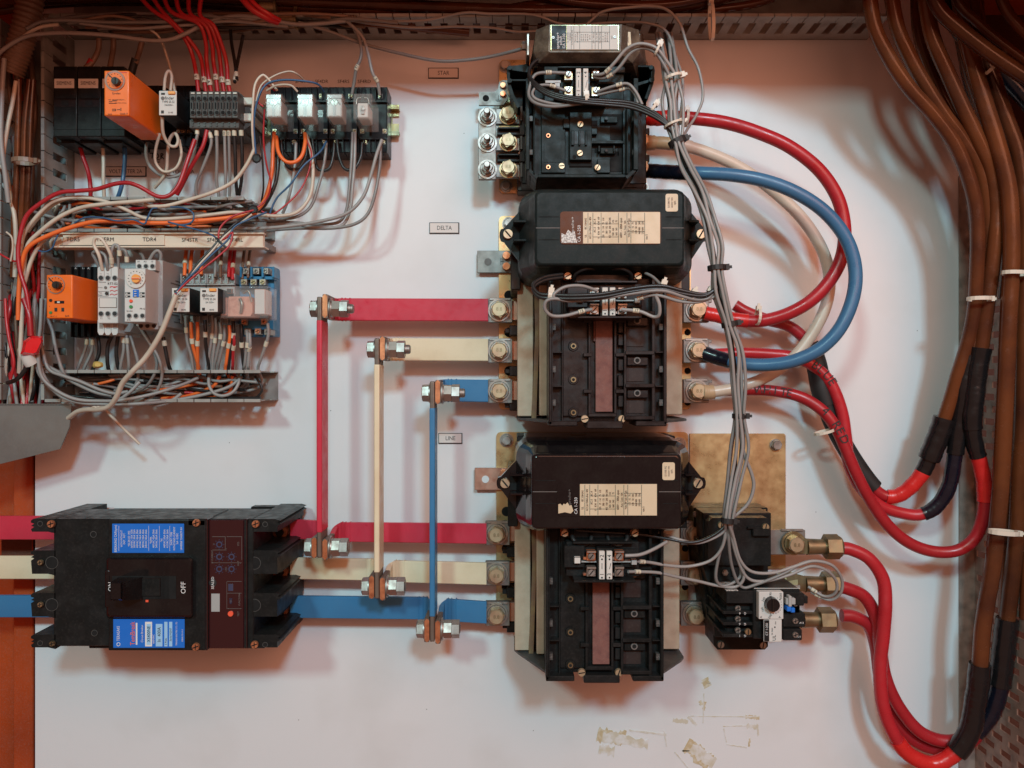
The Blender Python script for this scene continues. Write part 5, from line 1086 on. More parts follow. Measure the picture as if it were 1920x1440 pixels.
for x, y, n_, lab in ((504, 14, 0, 'upper brass saddle clamp on the cables at the top'), (541, 36, 1, 'lower brass saddle clamp on the cables at the top')):
    t = thing('saddle_clamp', lab, 'clamp', W(x, y, 60)); m_ = MB('brass')
    P0 = W(x-15, y, 58).x; P1 = W(x+15, y, 58).x; c = W(x, y, 56)
    m_.cyl((P0, c.y, c.z), (P1, c.y, c.z), .0088, .0088, 20, 'goldbolt'); m_.cyl((P1-.002, c.y, c.z), (P1+.001, c.y, c.z), .0115, .0115, 20, 'brass'); m_.r(P1-.003, P1+.001, c.z+.006, c.z+.015, 52, 60, 'brass', .4); m_.build('clamp_band', t)
m_ = MB('ink')
m_.text('NIC', 575, 13, 9, 66, 'ink'); m_.text('TXF EMG ISTS', 640, 30, 10, 66, 'ink', -3)
tag(m_.build('handwritten_mark', loc=W(600, 25, 66)), 'handwritten black pen marks on the brown cables beside the brass clamps', 'marking')
# corrugated conduit at the top left
t = thing('conduit', 'ribbed grey-brown flexible conduit hanging in the top left corner', 'conduit', W(40, 90, 80)); m_ = MB('darkgrey')
pa = smooth([W(62, -40, 90), W(52, 30, 88), W(36, 90, 84), W(20, 136, 80)], 14)
m_.tube(pa, lambda t_: .0135*(1+.07*math.cos(t_*42*math.pi)), 'wbrown', 16, 2); m_.build('conduit_tube', t)

# ---------------- thin wires ----------------
CM = dict(g='wgrey', c='wcream', r='wred', o='worange', k='wblack', b='wblue', n='wbrown', R='cabred')
def wire(c, s, label, r=3.1, mk=(), group='thin control wires', n=7, sub=5, cl=()):
    """mk: markers (position 0..1, text)"""
    path = smooth(PT(s), sub); R_ = r*U*.86
    m_ = MB(CM[c]); m_.tube(path, R_, CM[c], n, 1); o = tag(m_.build('wire', loc=path[0]), label, 'wire', group)
    for a, tx in mk:
        i = min(len(path)-2, int(a*(len(path)-1))); p = path[i]; d_ = (path[i+1]-path[i]).normalized(); q = p+d_*.0062
        mm = MB('marker'); mm.cyl(p, q, R_*1.32, R_*1.32, 10, 'marker')
        if tx:
            e = Vector((d_.x, 0, d_.z)).normalized(); nz = Vector((-e.z, 0, e.x))
            mm.wtext(tx, (p+q)/2+Vector((0, -R_*1.36-.0002, 0)), R_*2.1, 'ink', 0, 1, e, nz)
        mm.build('wire_marker', o)
    for a, b in cl:
        i, j = int(a*(len(path)-1)), max(int(a*(len(path)-1))+1, int(b*(len(path)-1))); mm = MB('clearsleeve'); mm.tube(path[i:j+1], R_*1.5, 'clearsleeve', 8, 1); mm.build('clear_sleeve', o)
    return o
def tie(x, y, h, w_, ang, mat, label, th=5, hd=True):
    """strap around a bundle, w_ = width of the bundle in px, ang = direction across the bundle"""
    q = thing('cable_tie', label, 'cable tie', W(x, y, h), 'cable ties'); f = (D-h)/D*U; c = math.cos(math.radians(ang)); s_ = math.sin(math.radians(ang))
    X_ = Vector((c, 0, s_)); Y_ = Vector((0, -1, 0)); A = Vector((-s_, 0, c)); p = W(x, y, h); a = w_/2*f; b_ = min(a, .009); m_ = MB(mat); rings = []
    for k in range(16):
        t_ = 2*math.pi*k/16; o = X_*math.cos(t_)+Y_*math.sin(t_)*(b_/a); o2 = (X_*math.cos(t_)+Y_*math.sin(t_)).normalized()
        rings.append([p+o*a+o2*e+A*g*th*f/2 for e, g in ((0, -1), (.0012, -1), (.0012, 1), (0, 1))])
    rings.append(rings[0]); m_.loft(rings, mat, False, False); m_.build('strap', q)
    if hd:
        m_ = MB(mat); hp = p+X_*(a+.0012); E = .0028
        vs = [hp+X_*i*E+A*j*E+Y_*k*E for i in (-1, 1) for j in (-1, 1) for k in (-1, 1)]
        m_.faces(vs, [(0, 1, 3, 2), (4, 6, 7, 5), (0, 4, 5, 1), (2, 3, 7, 6), (0, 2, 6, 4), (1, 5, 7, 3)], mat); m_.faces([v for v in [hp+X_*(E+i*.003)+A*j*E*.5+Y_*k*.0006 for i in (0, 1) for j in (-1, 1) for k in (-1, 1)]], [(0, 1, 3, 2), (4, 6, 7, 5), (0, 4, 5, 1), (2, 3, 7, 6), (0, 2, 6, 4), (1, 5, 7, 3)], mat); m_.build('tie_head', q)
for a in ((1270, 266, 150, 30, 25, 'rubber', 'black cable tie on the grey bundle beside the tan wrapped lug', 11), (1344, 502, 195, 30, 4, 'rubber', 'black cable tie beside the ear of the middle coil cover', 9), (1368, 608, 185, 26, 12, 'rubber', 'black cable tie over the red taped lug', 10),
          (1386, 780, 170, 22, 0, 'rubber', 'black cable tie midway between the middle and bottom contactors', 9), (1364, 976, 160, 20, -5, 'rubber', 'black cable tie above the overload relay', 10),
          (1232, 94, 150, 20, 65, 'tiewhite', 'white cable tie beside the silver nameplate', 4), (1262, 145, 150, 30, 15, 'tiewhite', 'white cable tie high on the grey bundle at the top', 5), (1224, 204, 145, 20, 55, 'tiewhite', 'white cable tie above the heavy red lug of the top contactor', 5),
          (1262, 233, 150, 32, 20, 'tiewhite', 'white cable tie where black wires join the grey bundle', 4), (1100, 186, 138, 14, 95, 'tiewhite', 'white cable tie below the number strips of the top contactor', 7),
          (1032, 554, 186, 14, 80, 'tiewhite', 'white cable tie left of the number strips of the middle contactor', 9), (1241, 541, 190, 18, 70, 'tiewhite', 'white cable tie right of the number strips of the middle contactor', 8), (1296, 557, 190, 18, 60, 'tiewhite', 'white cable tie right of the pair under the middle coil cover', 7), (1327, 552, 190, 16, 60, 'tiewhite', 'white cable tie nearest the grey bundle under the middle coil cover', 6),
          (1421, 594, 58, 28, 85, 'tiewhite', 'pale cable tie holding the two red cables right of the middle contactor', 5), (1287, 222, 62, 28, 85, 'tiewhite', 'pale cable tie around the red tape of the top red cable', 5), (1836, 560, 104, 40, 0, 'tiewhite', 'white cable tie around the brown cables above the black splices', 7),
          (1904, 512, 120, 46, -3, 'tiewhite', 'white cable tie on the far right brown cables', 7), (1882, 998, 120, 52, -4, 'tiewhite', 'white cable tie on the brown cables low on the right', 8), (1545, 810, 60, 34, 15, 'tiewhite', 'yellowed cable tie around the black sleeve', 5),
          (1334, 40, 70, 70, 92, 'tiewhite', 'faded cable tie hanging over the top duct', 6), (1862, 122, 130, 40, 50, 'tiewhite', 'white cable tie with round head in the top right corner', 6), (45, 302, 95, 40, 0, 'wbrown', 'dusty cable tie around the brown cables left of the upright duct', 8)): tie(*a)
# grey bundle from the top down past the contactors
base = [(1248, 62, 60), (1256, 110, 120), (1262, 150, 145), (1262, 190, 148), (1266, 230, 150), (1272, 268, 152), (1290, 315, 165), (1315, 360, 185), (1332, 410, 195), (1342, 460, 196), (1345, 502, 195), (1350, 550, 192), (1367, 608, 186), (1380, 660, 180), (1386, 720, 175), (1387, 780, 170), (1386, 840, 165), (1380, 900, 162), (1366, 972, 158)]
def strand(dx, dh, a, b, wob, seed, cuts=None):
    R = random.Random(seed); out = []
    for i, (x, y, h) in enumerate(base[a:b]):
        loose = 0 if (i+a) in (5, 10, 12, 15, 18) else 1
        out.append((x+dx*(1+.7*loose)+R.uniform(-wob, wob)*loose, y, h+dh+R.uniform(-2, 2)*loose))
    return ' '.join('%.1f,%.1f,%.1f' % p for p in out)
for k, (dx, dh, c, w_) in enumerate(((-9, 0, 'g', 'outer left'), (-5.5, 5, 'g', 'second from the left'), (-2, -4, 'k', 'black inner'), (1, 6, 'g', 'front middle'), (4.5, 1, 'g', 'second from the right'), (8, 4, 'g', 'outer right'), (-7, -5, 'g', 'rear left'), (3, -6, 'g', 'rear right'))):
    lab = f'{w_} strand of the long {"grey" if c != "k" else "wire"} bundle hanging past the contactors'
    if k == 0: tail = ' 1363,1000,150 1350,1035,140 1342,1080,135 1352,1098,130 1372,1094,130 1388,1080,130 1387,1055,134 1378,1020,142 1370,985,154'
    elif k == 1: tail = ' 1358,995,152 1330,1012,150 1300,1018,150 1262,1008,150 1235,998,140'
    elif k == 2: tail = ' 1350,995,154 1320,1012,152 1290,1017,152 1250,1010,150 1200,1002,150 1130,998,155 1080,994,160'
    elif k == 3: tail = ' 1376,1010,150 1388,1050,142 1410,1072,138 1450,1074,136 1490,1062,134 1525,1052,132 1560,1060,128 1578,1085,120 1576,1112,112 1555,1125,104 1520,1110,96'
    elif k == 4: tail = ' 1372,1005,150 1382,1045,142 1400,1082,134 1430,1090,132 1480,1078,132 1520,1062,130 1550,1070,126 1568,1090,118 1566,1112,112 1545,1118,104 1515,1100,98'
    elif k == 5: tail = ' 1372,1000,150 1384,1040,138 1395,1080,134 1380,1100,130 1345,1098,130 1310,1090,132 1270,1082,140 1235,1074,150 1200,1072,158 1178,1072,166'
    elif k == 6: tail = ' 1360,1000,150 1352,1030,144 1330,1052,140 1290,1062,140 1250,1060,146 1215,1054,158 1178,1052,166'
    else: tail = ' 1366,1004,150 1372,1060,138 1390,1100,130 1420,1095,132 1470,1075,134 1500,1058,132 1520,1052,120'
    wire(c, strand(dx, dh, 0, 19, 5, k+3)+tail, lab, 3.0, group='long bundle past the contactors', sub=6, mk=((.97, '14'),) if k in (5, 6) else ((.985, 'E'),) if k in (3, 4) else ())
wire('g', '1386,800,168 1395,850,165 1410,890,162 1413,915,160 1402,945,158 1375,970,156', 'grey wire bowing out to the right above the overload relay', 3.3, group='long bundle past the contactors')
wire('g', '1100,46,70 1130,22,76 1180,14,78 1220,12,80 1250,18,84 1275,45,88 1290,90,90 1310,130,92 1318,180,92 1306,215,92 1290,240,100 1278,262,140', 'grey wire arching over the silver nameplate and down past the bundle', 2.9)
wire('g', '730,40,60 800,38,62 870,24,66 920,26,66 1000,28,66 1060,46,60 1160,42,66 1215,44,80 1250,60,90 1268,110,110 1280,150,130 1278,200,140 1270,240,146', 'long grey wire running along the top duct into the bundle', 2.7)
wire('g', '560,42,62 620,60,60 680,82,58 750,100,56 820,114,56 880,112,58 930,104,64 985,90,90', 'grey wire drooping across the panel to the side screw of the top contactor', 3.3)
wire('g', '640,34,62 700,45,60 780,52,58 850,50,56 920,52,58 970,60,60 1010,58,60', 'grey wire sagging over the top duct left of the top contactor', 2.6)
# top contactor's own wires
wire('g', '1112,140,124 1132,138,132 1152,118,140 1175,92,146 1200,82,150 1230,90,152 1250,115,150 1266,142,148 1262,165,146 1256,185,146', 'upper grey wire from the upper right terminal of the top contactor', 3.2, ((.14, '14'),))
wire('g', '1112,144,122 1134,146,128 1158,130,136 1182,100,142 1205,90,146 1228,98,148 1244,120,148 1258,150,146 1264,175,146', 'lower grey wire from the upper right terminal of the top contactor', 3.2, ((.17, '14'),))
wire('g', '1120,172,124 1150,162,132 1176,157,136 1192,172,138 1204,196,138', 'upper grey wire from the lower right terminal of the top contactor', 3, ((.3, '9'),))
wire('g', '1120,178,122 1155,170,128 1180,166,132 1192,180,134 1196,194,136', 'lower grey wire from the lower right terminal of the top contactor', 3, ((.3, '9'),))
wire('g', '1060,137,122 1028,136,124 1004,140,124 994,160,124 992,180,126 1006,194,130 1040,200,132 1090,194,136 1120,192,136', 'grey wire numbered 15 looping from the upper left terminal of the top contactor', 3.3, ((.1, '15'),))
wire('g', '1060,170,122 1030,160,124 1008,162,126 998,176,128 1010,188,130 1050,196,132 1090,192,134', 'grey wire numbered 15 looping from the lower left terminal of the top contactor', 3, ((.12, '15'),))
for k, o_ in enumerate((0, 6, 12)):
    wire('k', f'{1040-o_*2},{108+o_},104 {1008-o_},{112+o_},112 992,{132+o_},118 1000,{152+o_*.6},126 1030,{172+o_*.6},134 1080,{184+o_*.6},140 1130,{188+o_*.7},142 1180,{192+o_*.8},144 1215,{204+o_*.8},148 1245,{224+o_*.6},152 1262,{246+o_*.4},152 1272,268,152 1290,315,164',
         ('topmost', 'middle', 'lowest')[k]+' of the black wires curving across the top contactor', 3.3, group='black wires over the top contactor')
# middle contactor wires
for k, o_ in enumerate((0, 6)):
    wire('k', f'1055,{514+o_},160 1020,{520+o_},170 1000,{534+o_},178 1010,{550+o_},184 1035,{553+o_},188 1080,{554+o_},192 1130,{551+o_},194 1190,{540+o_},196 1240,{536+o_},196 1280,{545+o_},196 1320,{552+o_*.5},196 1345,540,196',
         ('upper', 'lower')[k]+' black wire running across under the middle coil cover', 3.4, group='wires under the middle coil cover')
wire('g', '1120,545,182 1090,536,186 1060,538,188 1040,550,190 1038,558,190', 'grey wire arching above the black pair left of the number strips', 3.2, group='wires under the middle coil cover')
wire('g', '1108,560,186 1070,564,188 1040,560,190 1024,565,190 1022,580,188 1035,592,186 1060,592,184 1090,584,182 1110,580,180', 'grey wire looping down to the lower left terminal of the middle contactor', 3.3, ((.86, '13'),), group='wires under the middle coil cover')
wire('g', '1165,580,180 1200,584,182 1225,594,184 1236,590,188 1236,570,192 1230,552,194 1242,542,196', 'grey wire looping from the lower right terminal of the middle contactor', 3.3, ((.12, '17'),), group='wires under the middle coil cover')
wire('g', '1060,562,186 1120,560,192 1190,550,196 1240,545,198 1280,556,196 1305,562,194 1330,558,194 1343,535,196', 'grey wire running below the black pair to the bundle', 3.1, group='wires under the middle coil cover')
wire('g', '1195,560,188 1230,553,194 1275,565,192 1310,566,192 1340,556,194', 'lowest grey wire joining the bundle under the middle coil cover', 3, ((.02, '15'),), group='wires under the middle coil cover')
wire('g', '1210,512,160 1225,520,172 1240,535,186', 'short grey wire dropping from the coil terminal at the right of the middle contactor', 2.8, group='wires under the middle coil cover')
wire('k', '1332,552,186 1352,575,182 1366,605,180 1372,640,176 1380,700,172', 'black wire leaving the white ties down behind the grey bundle', 3)
# bottom contactor wires
wire('g', '1172,1042,178 1200,1040,176 1225,1030,170 1250,1016,160', 'short grey wire from the upper right terminal of the bottom contactor', 3.2, group='wires of the bottom contactor')
# ---------------- top left wires ----------------
G1 = 'wires of the top row'
for k, (x0, x1) in enumerate(((342, 368), (365, 382), (372, 392), (388, 404), (394, 416), (400, 427))):
    xs_ = (320, 325, 372, 383, 392, 400)[k]
    wire('r', f'{250+k*26},-20,90 {285+k*18},{18+k*2},92 {xs_},{42+k},90 {(xs_+x1)/2+4},{75+k*3},80 {x1-7+k},{105+k*3},74 {x1},{140+k%3*5},74 {x1+4},172,72',
         f'{("first", "second", "third", "fourth", "fifth", "sixth")[k]} red wire from the left entering the top of the grey terminal block', 4.2, ((.84, 'VXAYCI'[k]),), G1)
wire('r', '440,-20,120 470,15,120 500,34,112 520,42,100', 'thick red wire ending at the brass clamps at the top', 6, group=G1); wire('r', '452,-20,118 480,10,118 506,28,112 524,38,100', 'second thick red wire ending at the brass clamps', 5, group=G1)
wire('k', '432,52,58 434,80,60 440,115,66 444,150,72', 'left wire of the crossed black pair above the terminal block', 3.4, ((.88, ''),), G1); wire('k', '456,66,58 450,95,60 444,125,66 440,155,72', 'right wire of the crossed black pair above the terminal block', 3.4, ((.88, ''),), G1)
wire('g', '-20,118,100 10,90,100 50,68,100 100,62,100 160,63,100 220,68,98 280,76,96 320,74,92 350,62,88 390,42,82 440,30,78 490,34,74 560,46,66 640,40,62 700,30,60', 'grey wire swinging in from the left edge and along the top duct', 4, group=G1)
wire('g', '50,54,98 80,40,98 130,38,96 200,42,92 250,42,90 320,40,88 370,30,84 420,34,80 480,44,74 540,50,66', 'grey wire running level above the one swinging in from the left', 3.6, group=G1)
wire('g', '150,44,92 200,50,92 250,54,90 310,50,88 370,46,84 430,40,80 500,46,72', 'grey wire just under the level wire at the top left', 3, group=G1)
wire('c', '40,72,96 60,58,96 80,50,96 110,46,94', 'short cream wire end at the top left corner', 3.4, group=G1)
wire('n', '150,40,92 200,30,92 240,34,90 262,44,88', 'brown wire hump above the grey wires at the top left', 3, group=G1)
wire('c', '280,54,86 300,72,80 314,110,76 322,140,78 328,172,90', 'thin cream wire dropping behind the white relay from the top duct', 2.4, group=G1)
wire('c', '308,170,90 310,145,92 316,133,92 322,142,90 320,170,88', 'cream wire loop standing up behind the white relay', 3, group=G1)
wire('n', '186,72,60 184,95,58 172,118,60 160,128,62', 'pale wire with red end sleeve above the first black module', 5.5, group=G1, cl=()); wire('n', '213,72,60 212,95,58 206,128,62', 'pale wire above the second black module', 5.5, group=G1); wire('n', '268,70,60 262,95,60 254,120,64', 'pale wire leading into the black sleeve above the orange timer', 5.5, group=G1)
wire('k', '254,110,64 246,140,60', 'short black sleeve behind the orange timer', 7.5, group=G1); wire('r', '173,112,60 163,130,58', 'short dark red sleeve above the first black module', 7, group=G1)
wire('R', '148,268,40 155,292,40 166,325,42 170,358,46 168,400,36', 'red wire leaving the bottom of the first black module', 4.3, group=G1); wire('c', '192,268,40 194,300,40 194,340,40 196,380,36', 'cream wire leaving the bottom of the second black module', 3.8, group=G1); wire('b', '233,270,40 234,300,42 230,340,46 222,368,44 210,392,34', 'blue wire leaving the bottom of the third black module', 4.3, group=G1)
wire('g', '276,262,40 274,290,44 284,315,50 310,331,54 340,326,56 360,300,56 368,262,60', 'grey wire in a wide loop below the orange timer', 3.5, group=G1)
wire('c', '304,215,92 306,250,84 318,272,78 330,274,76 334,262,74 328,250,70 318,262,66 314,290,62 312,320,58 302,338,54 290,352,48', 'cream wire curling under the white relay and down', 3.3, group=G1)
wire('c', '300,250,70 292,280,66 292,305,64 308,322,62 330,315,62 340,290,62 336,262,64', 'cream wire in a closed loop under the white relay', 3, group=G1)
wire('g', '370,242,72 368,262,72 350,300,66 340,330,60 322,360,56', 'leftmost grey wire below the terminal block', 3.2, ((.04, ''),), G1); wire('R', '388,244,74 380,275,74 360,310,72 345,340,66 332,365,60', 'red wire below the terminal block', 4, group=G1)
wire('g', '392,244,72 396,270,70 382,310,66 368,345,60 372,375,52 395,398,40', 'grey wire curving left below the terminal block', 3.2, ((.05, ''),), G1)
wire('g', '406,244,72 407,290,66 406,340,56 410,370,50 402,392,44', 'grey wire hanging straight below the terminal block', 3.2, ((.03, ''),), G1)
for k, x in enumerate((421, 429)): wire('g', f'{x},244,72 {x+1},290,66 {x+2},330,60 {x+1},368,52', ('left', 'right')[k]+' wire of the grey pair numbered 103 below the terminal block', 3, ((.03, '103'),), G1)
for k, x in enumerate((439, 452)): wire('k', f'{x},244,72 {x+2},290,66 {x+3-k*2},335,60 {x+6-k*10},366,52', ('left', 'right')[k]+' wire of the black pair below the terminal block', 3.5, ((.03, ''),), G1)
wire('c', '478,278,84 462,310,84 438,340,84 400,360,84 350,376,84 310,386,84 280,386,82 271,380,80 275,388,78', 'cream wire sweeping from the black tape knot leftwards over the upper duct edge', 3.8, group=G1)
# clear relay wires
for x, l_ in ((488, 0), ): pass
wire('c', '520,170,90 500,145,96 490,142,98 478,160,98 474,200,96 473,240,92 476,285,84', 'cream wire arching from the first clear relay to the black knot', 2.4, group=G1)
wire('c', '500,170,92 520,160,98 545,160,98 558,172,94', 'short white wire bridging the first and second clear relays', 2.2, group=G1)
wire('c', '572,152,70 556,138,86 540,134,90 515,142,94 490,160,94 480,190,94', 'thin pinkish wire arching high over the first two clear relays', 1.7, group=G1)
wire('b', '607,172,70 596,158,82 570,152,90 530,150,94 500,158,96 484,185,96 476,230,92 480,290,84', 'thin blue wire arching over the clear relays', 2, group=G1)
wire('r', '515,170,70 500,160,90 486,165,92 484,190,92 494,200,90', 'thin dark red wire behind the first clear relay', 1.8, group=G1)
wire('k', '487,255,80 492,300,76 494,350,70 490,378,60', 'thin black wire hanging from the knot beside the orange wire', 2, group=G1)
wire('r', '496,205,88 494,260,82 500,310,76 508,345,72 498,375,68 470,395,74 430,402,76 380,408,78', 'thin red wire running down from the first clear relay into the duct', 1.8, group=G1)
wire('o', '514,248,56 512,280,60 510,320,62 503,355,62 490,385,60 470,398,62 420,410,66 360,420,68', 'orange wire dropping from the first relay socket into the duct', 4, group=G1)
wire('k', '521,262,54 522,300,56 516,345,56 496,385,56 480,396,56', 'black wire beside the orange one under the first relay socket', 4, group=G1)
wire('o', '518,256,58 522,285,66 535,302,68 552,304,68 566,292,66 572,268,62 572,250,56', 'orange wire bridging the first two relay sockets in a U', 4, group=G1)
for k, (a, b, dep) in enumerate(((527, 576, 318), (586, 627, 320), (632, 679, 319))):
    wire('k', f'{a},262,50 {a+3},290,52 {(a+b)/2-12},{dep-6},54 {(a+b)/2},{dep},54 {(a+b)/2+12},{dep-6},54 {b-2},292,52 {b},268,50', ('first', 'second', 'third')[k]+' black U shaped jumper from the left under the clear relays', 3.4, group='black jumpers under the clear relays')
wire('g', '555,268,52 553,310,54 546,350,54 538,380,52 530,400,46', 'grey wire under the second relay socket', 3.3, group=G1); wire('g', '612,268,52 608,305,54 598,345,56 584,385,60 560,405,64 520,412,64 470,414,62 400,418,60', 'grey wire under the third relay socket sweeping into the duct', 3.3, group=G1)
wire('c', '574,252,56 584,290,60 587,330,62 580,370,66 556,398,70 520,405,76 480,402,80 440,398,82 400,402,84 350,408,86 300,411,86 268,408,86 240,395,86 205,380,86 160,371,86 120,374,84 85,395,80 55,430,76 42,460,70', 'long cream wire looping from the second clear relay through the duct to the left edge', 3.7, group=G1, sub=6)
wire('c', '578,256,54 585,300,56 584,345,60 574,378,62 558,395,66', 'thin pink wire beside the long cream wire', 1.6, group=G1)
wire('b', '612,265,60 600,285,68 570,310,74 545,345,76 520,370,76 508,395,76 505,410,74', 'thin blue wire running diagonally down from the third relay socket', 2, group=G1)
wire('r', '575,262,60 584,290,62 576,330,66 560,360,70 535,385,74 510,402,76 490,396,78', 'thin dark red wire curving down from the second relay socket', 1.7, group=G1)
for k, (x, d_) in enumerate(((661, 0), (666, 6))): wire('g', f'{x},248,54 {x-2+k},300,56 {x-6+k},350,58 {x-12+k*2},395,60 {x-30+k*2},{418+d_},62 {x-80},{420+d_},62 560,{418+d_*.5},62 500,{414+d_},58', ('left', 'right')[k]+' of the two grey wires dropping from the last relay socket into the duct', 3.3, group=G1)
wire('g', '716,262,58 706,290,62 695,330,66 680,370,70 650,400,72 600,415,72 540,424,72 490,428,70 440,428,64', 'grey wire from the far right screw crossing down to the middle duct', 3.6, group=G1)
wire('g', '714,268,52 712,310,54 704,360,58 690,400,60 665,420,62 620,428,62 560,428,60 500,432,58', 'outermost grey wire at the right of the relay sockets', 3.4, group=G1)
wire('g', '648,38,62 668,58,62 677,90,66 676,110,68 668,130,66 664,155,60 660,176,56', 'left grey wire dropping from the top duct to the last relay socket', 3.3, ((.62, '13'),), G1); wire('g', '660,48,62 680,70,64 690,100,66 698,135,66 708,155,60 712,178,52', 'right grey wire dropping from the top duct to the last relay socket', 3.3, ((.7, '15'),), G1)
t = thing('tape_knot', 'black tape knot where thin wires meet left of the first black jumper', 'tape', W(481, 297, 84)); m_ = MB('tapeblack')
m_.loft([[W(481+r_*math.cos(a*.785), 297+r_*1.0*math.sin(a*.785), h_) for a in range(8)] for r_, h_ in ((6, 76), (9, 80), (9.5, 86), (6, 91))], 'rubber', False); m_.build('tape_lump', t)
t = thing('tape_knot', 'black tape lump binding wires over the right end of the middle duct', 'tape', W(474, 393, 84)); m_ = MB('tapeblack')
m_.loft([[W(474+r_*1.2*math.cos(a*.785), 393+r_*math.sin(a*.785), h_) for a in range(8)] for r_, h_ in ((6, 70), (9, 76), (9, 84), (6, 89))], 'rubber', False); m_.build('tape_lump', t)
# wires over the middle duct to the left edge
G2 = 'wires sweeping over the middle duct'
wire('R', '365,262,80 352,300,84 336,345,88 318,366,90 295,368,92 262,350,94 240,343,94 215,345,94 180,355,94 145,358,94 110,362,94 75,382,94 50,405,94 38,440,94 34,475,94 38,510,94 50,550,94 57,600,94 60,640,92', 'bright red wire arching over the middle duct and down to the red taped end', 4.2, group=G2, sub=6)
wire('c', '290,374,88 250,378,90 200,382,90 150,390,90 110,408,90 75,435,88 52,460,86 45,500,84 42,560,84 40,620,84 36,700,84', 'cream wire below the red one curving down to the left edge', 4.2, group=G2)
wire('c', '175,371,84 140,370,86 100,378,88 70,405,88 45,440,86 38,480,84', 'tan wire between the red wire and the cream one at the left', 4, group=G2)
wire('o', '480,398,84 430,408,86 370,414,88 310,418,90 250,417,90 190,414,92 140,424,92 90,442,92 55,462,92 42,490,90 36,540,88 34,600,86', 'orange wire along the middle duct turning down at the left edge', 4.4, group=G2)
wire('c', '110,438,82 85,448,84 65,475,84 52,510,84 40,560,82 40,600,80', 'cream wire coming from the left end of the label strip', 4, group=G2)
wire('c', '-10,310,70 10,320,74 20,370,78 28,410,80 30,460,80 28,520,80', 'pale wire along the far left edge above the bundle', 4.4, group=G2)
wire('g', '5,345,60 35,385,62 80,402,62 120,412,60 160,414,56', 'grey wire coming from the far left into the middle duct', 3.6, group=G2)
wire('b', '140,418,94 160,408,96 190,408,96 220,414,96 250,412,96 270,420,96 276,410,96 285,392,96 295,390,96', 'thin blue wire wavering over the orange one', 1.7, group=G2)
wire('b', '320,388,92 345,390,96 362,400,96 360,416,96 340,422,96 315,416,96 345,424,96 380,434,98 400,442,98 408,450,100', 'thin blue wire curled in a ring above the label strip', 1.7, group=G2)
wire('b', '110,438,90 104,450,90 98,465,88 85,472,86 72,470,84', 'thin blue wire end at the left of the label strip', 1.5, group=G2)
wire('r', '476,394,88 440,404,96 418,420,100 410,436,102 412,450,104 424,446,104 436,436,104 430,460,106 410,480,110 385,500,114 350,530,118 328,552,120', 'thin red wire twisted with blue down to the flying lead', 2, group=G2)
wire('b', '500,398,86 470,410,96 440,425,102 430,445,104 422,455,106 400,475,110 370,505,114 345,530,118 330,550,120', 'thin blue wire twisted with red down to the flying lead', 2, group=G2)
wire('k', '470,400,88 440,420,100 412,448,104 395,468,108 372,492,112 348,525,116 328,550,120', 'thin black wire twisted down to the flying lead', 2, group=G2); wire('c', '472,402,88 444,424,98 418,446,104 398,470,108 370,500,112 346,530,116 332,548,120', 'thin white wire twisted down to the flying lead', 2, group=G2)
wire('k', '405,446,106 414,456,107 424,464,106', 'small black knot end on the label strip', 2.4, group=G2)
wire('c', '330,553,120 318,585,122 300,628,122 275,668,120 250,695,118 230,718,112 218,745,106 205,762,98 185,768,90 165,768,80 145,772,70 128,784,60', 'pale pink flying lead crossing the lower row diagonally to the bottom left', 5.2, group=G2, sub=6)
wire('c', '190,757,60 204,775,58 218,790,55 240,812,50 262,833,46', 'short white wire end poking out below the lowest duct', 3, group=G2)
for k in range(3): wire('c', f'{168+k*7},767,{84-k} {176+k*7},{763},{88} {184+k*7},765,{88}', ('left', 'middle', 'right')[k]+' turn of the twisted strand end below the lowest duct', 2, group=G2)
# ---------------- lower row wires ----------------
G3 = 'wires of the lower row'
for k, (x, c, y) in enumerate(((347, 'o', 472), (358, 'o', 470), (378, 'o', 470), (404, 'g', 475), (414, 'n', 475), (430, 'r', 475), (437, 'r', 480), (455, 'n', 478), (466, 'n', 476))):
    wire(c, f'{x+4},462,30 {x+2},{y},40 {x},{y+20},52 {x-1},{y+45},58', f'{("first","second","third","fourth","fifth","sixth","seventh","eighth","ninth")[k]} wire from the left rising behind the label strip above the lower relays', 3.8 if c in 'or' else 3, ((.62, ''),) if k % 2 == 0 else (), 'wires rising behind the label strip')
for k, (x, x2, c, y0) in enumerate(((348, 362, 'g', 592), (358, 372, 'o', 604), (370, 371, 'o', 604), (384, 391, 'k', 600), (398, 390, 'g', 592), (404, 398, 'g', 596), (413, 402, 'g', 604), (420, 408, 'g', 610), (430, 423, 'o', 610), (437, 428, 'k', 602), (438, 436, 'r', 620), (452, 457, 'k', 608), (463, 458, 'g', 620), (468, 465, 'g', 624), (502, 484, 'g', 606))):
    ym = (y0+692)/2; nm = ("first", "second", "third", "fourth", "fifth", "sixth", "seventh", "eighth", "ninth", "tenth", "eleventh", "twelfth", "thirteenth", "fourteenth", "last")[k]
    wire(c, f'{x},{y0},60 {x+1},{y0+22},60 {x+(x2-x)*.25},{ym},56 {x+(x2-x)*.8},{ym+28},50 {x2},692,44 {x2-(8 if k%2 else -6)},722,34 {x2-40},{736-(k*7)%14},{26+(k*5)%20} {x2-90},{738-(k*5)%12},{30+(k*7)%18}', f'{nm} wire from the left hanging under the lower row into the lowest duct', 3.6 if c in 'ok' else 3.2, ((.17+.03*(k % 3), ''),), 'wires hanging under the lower row')
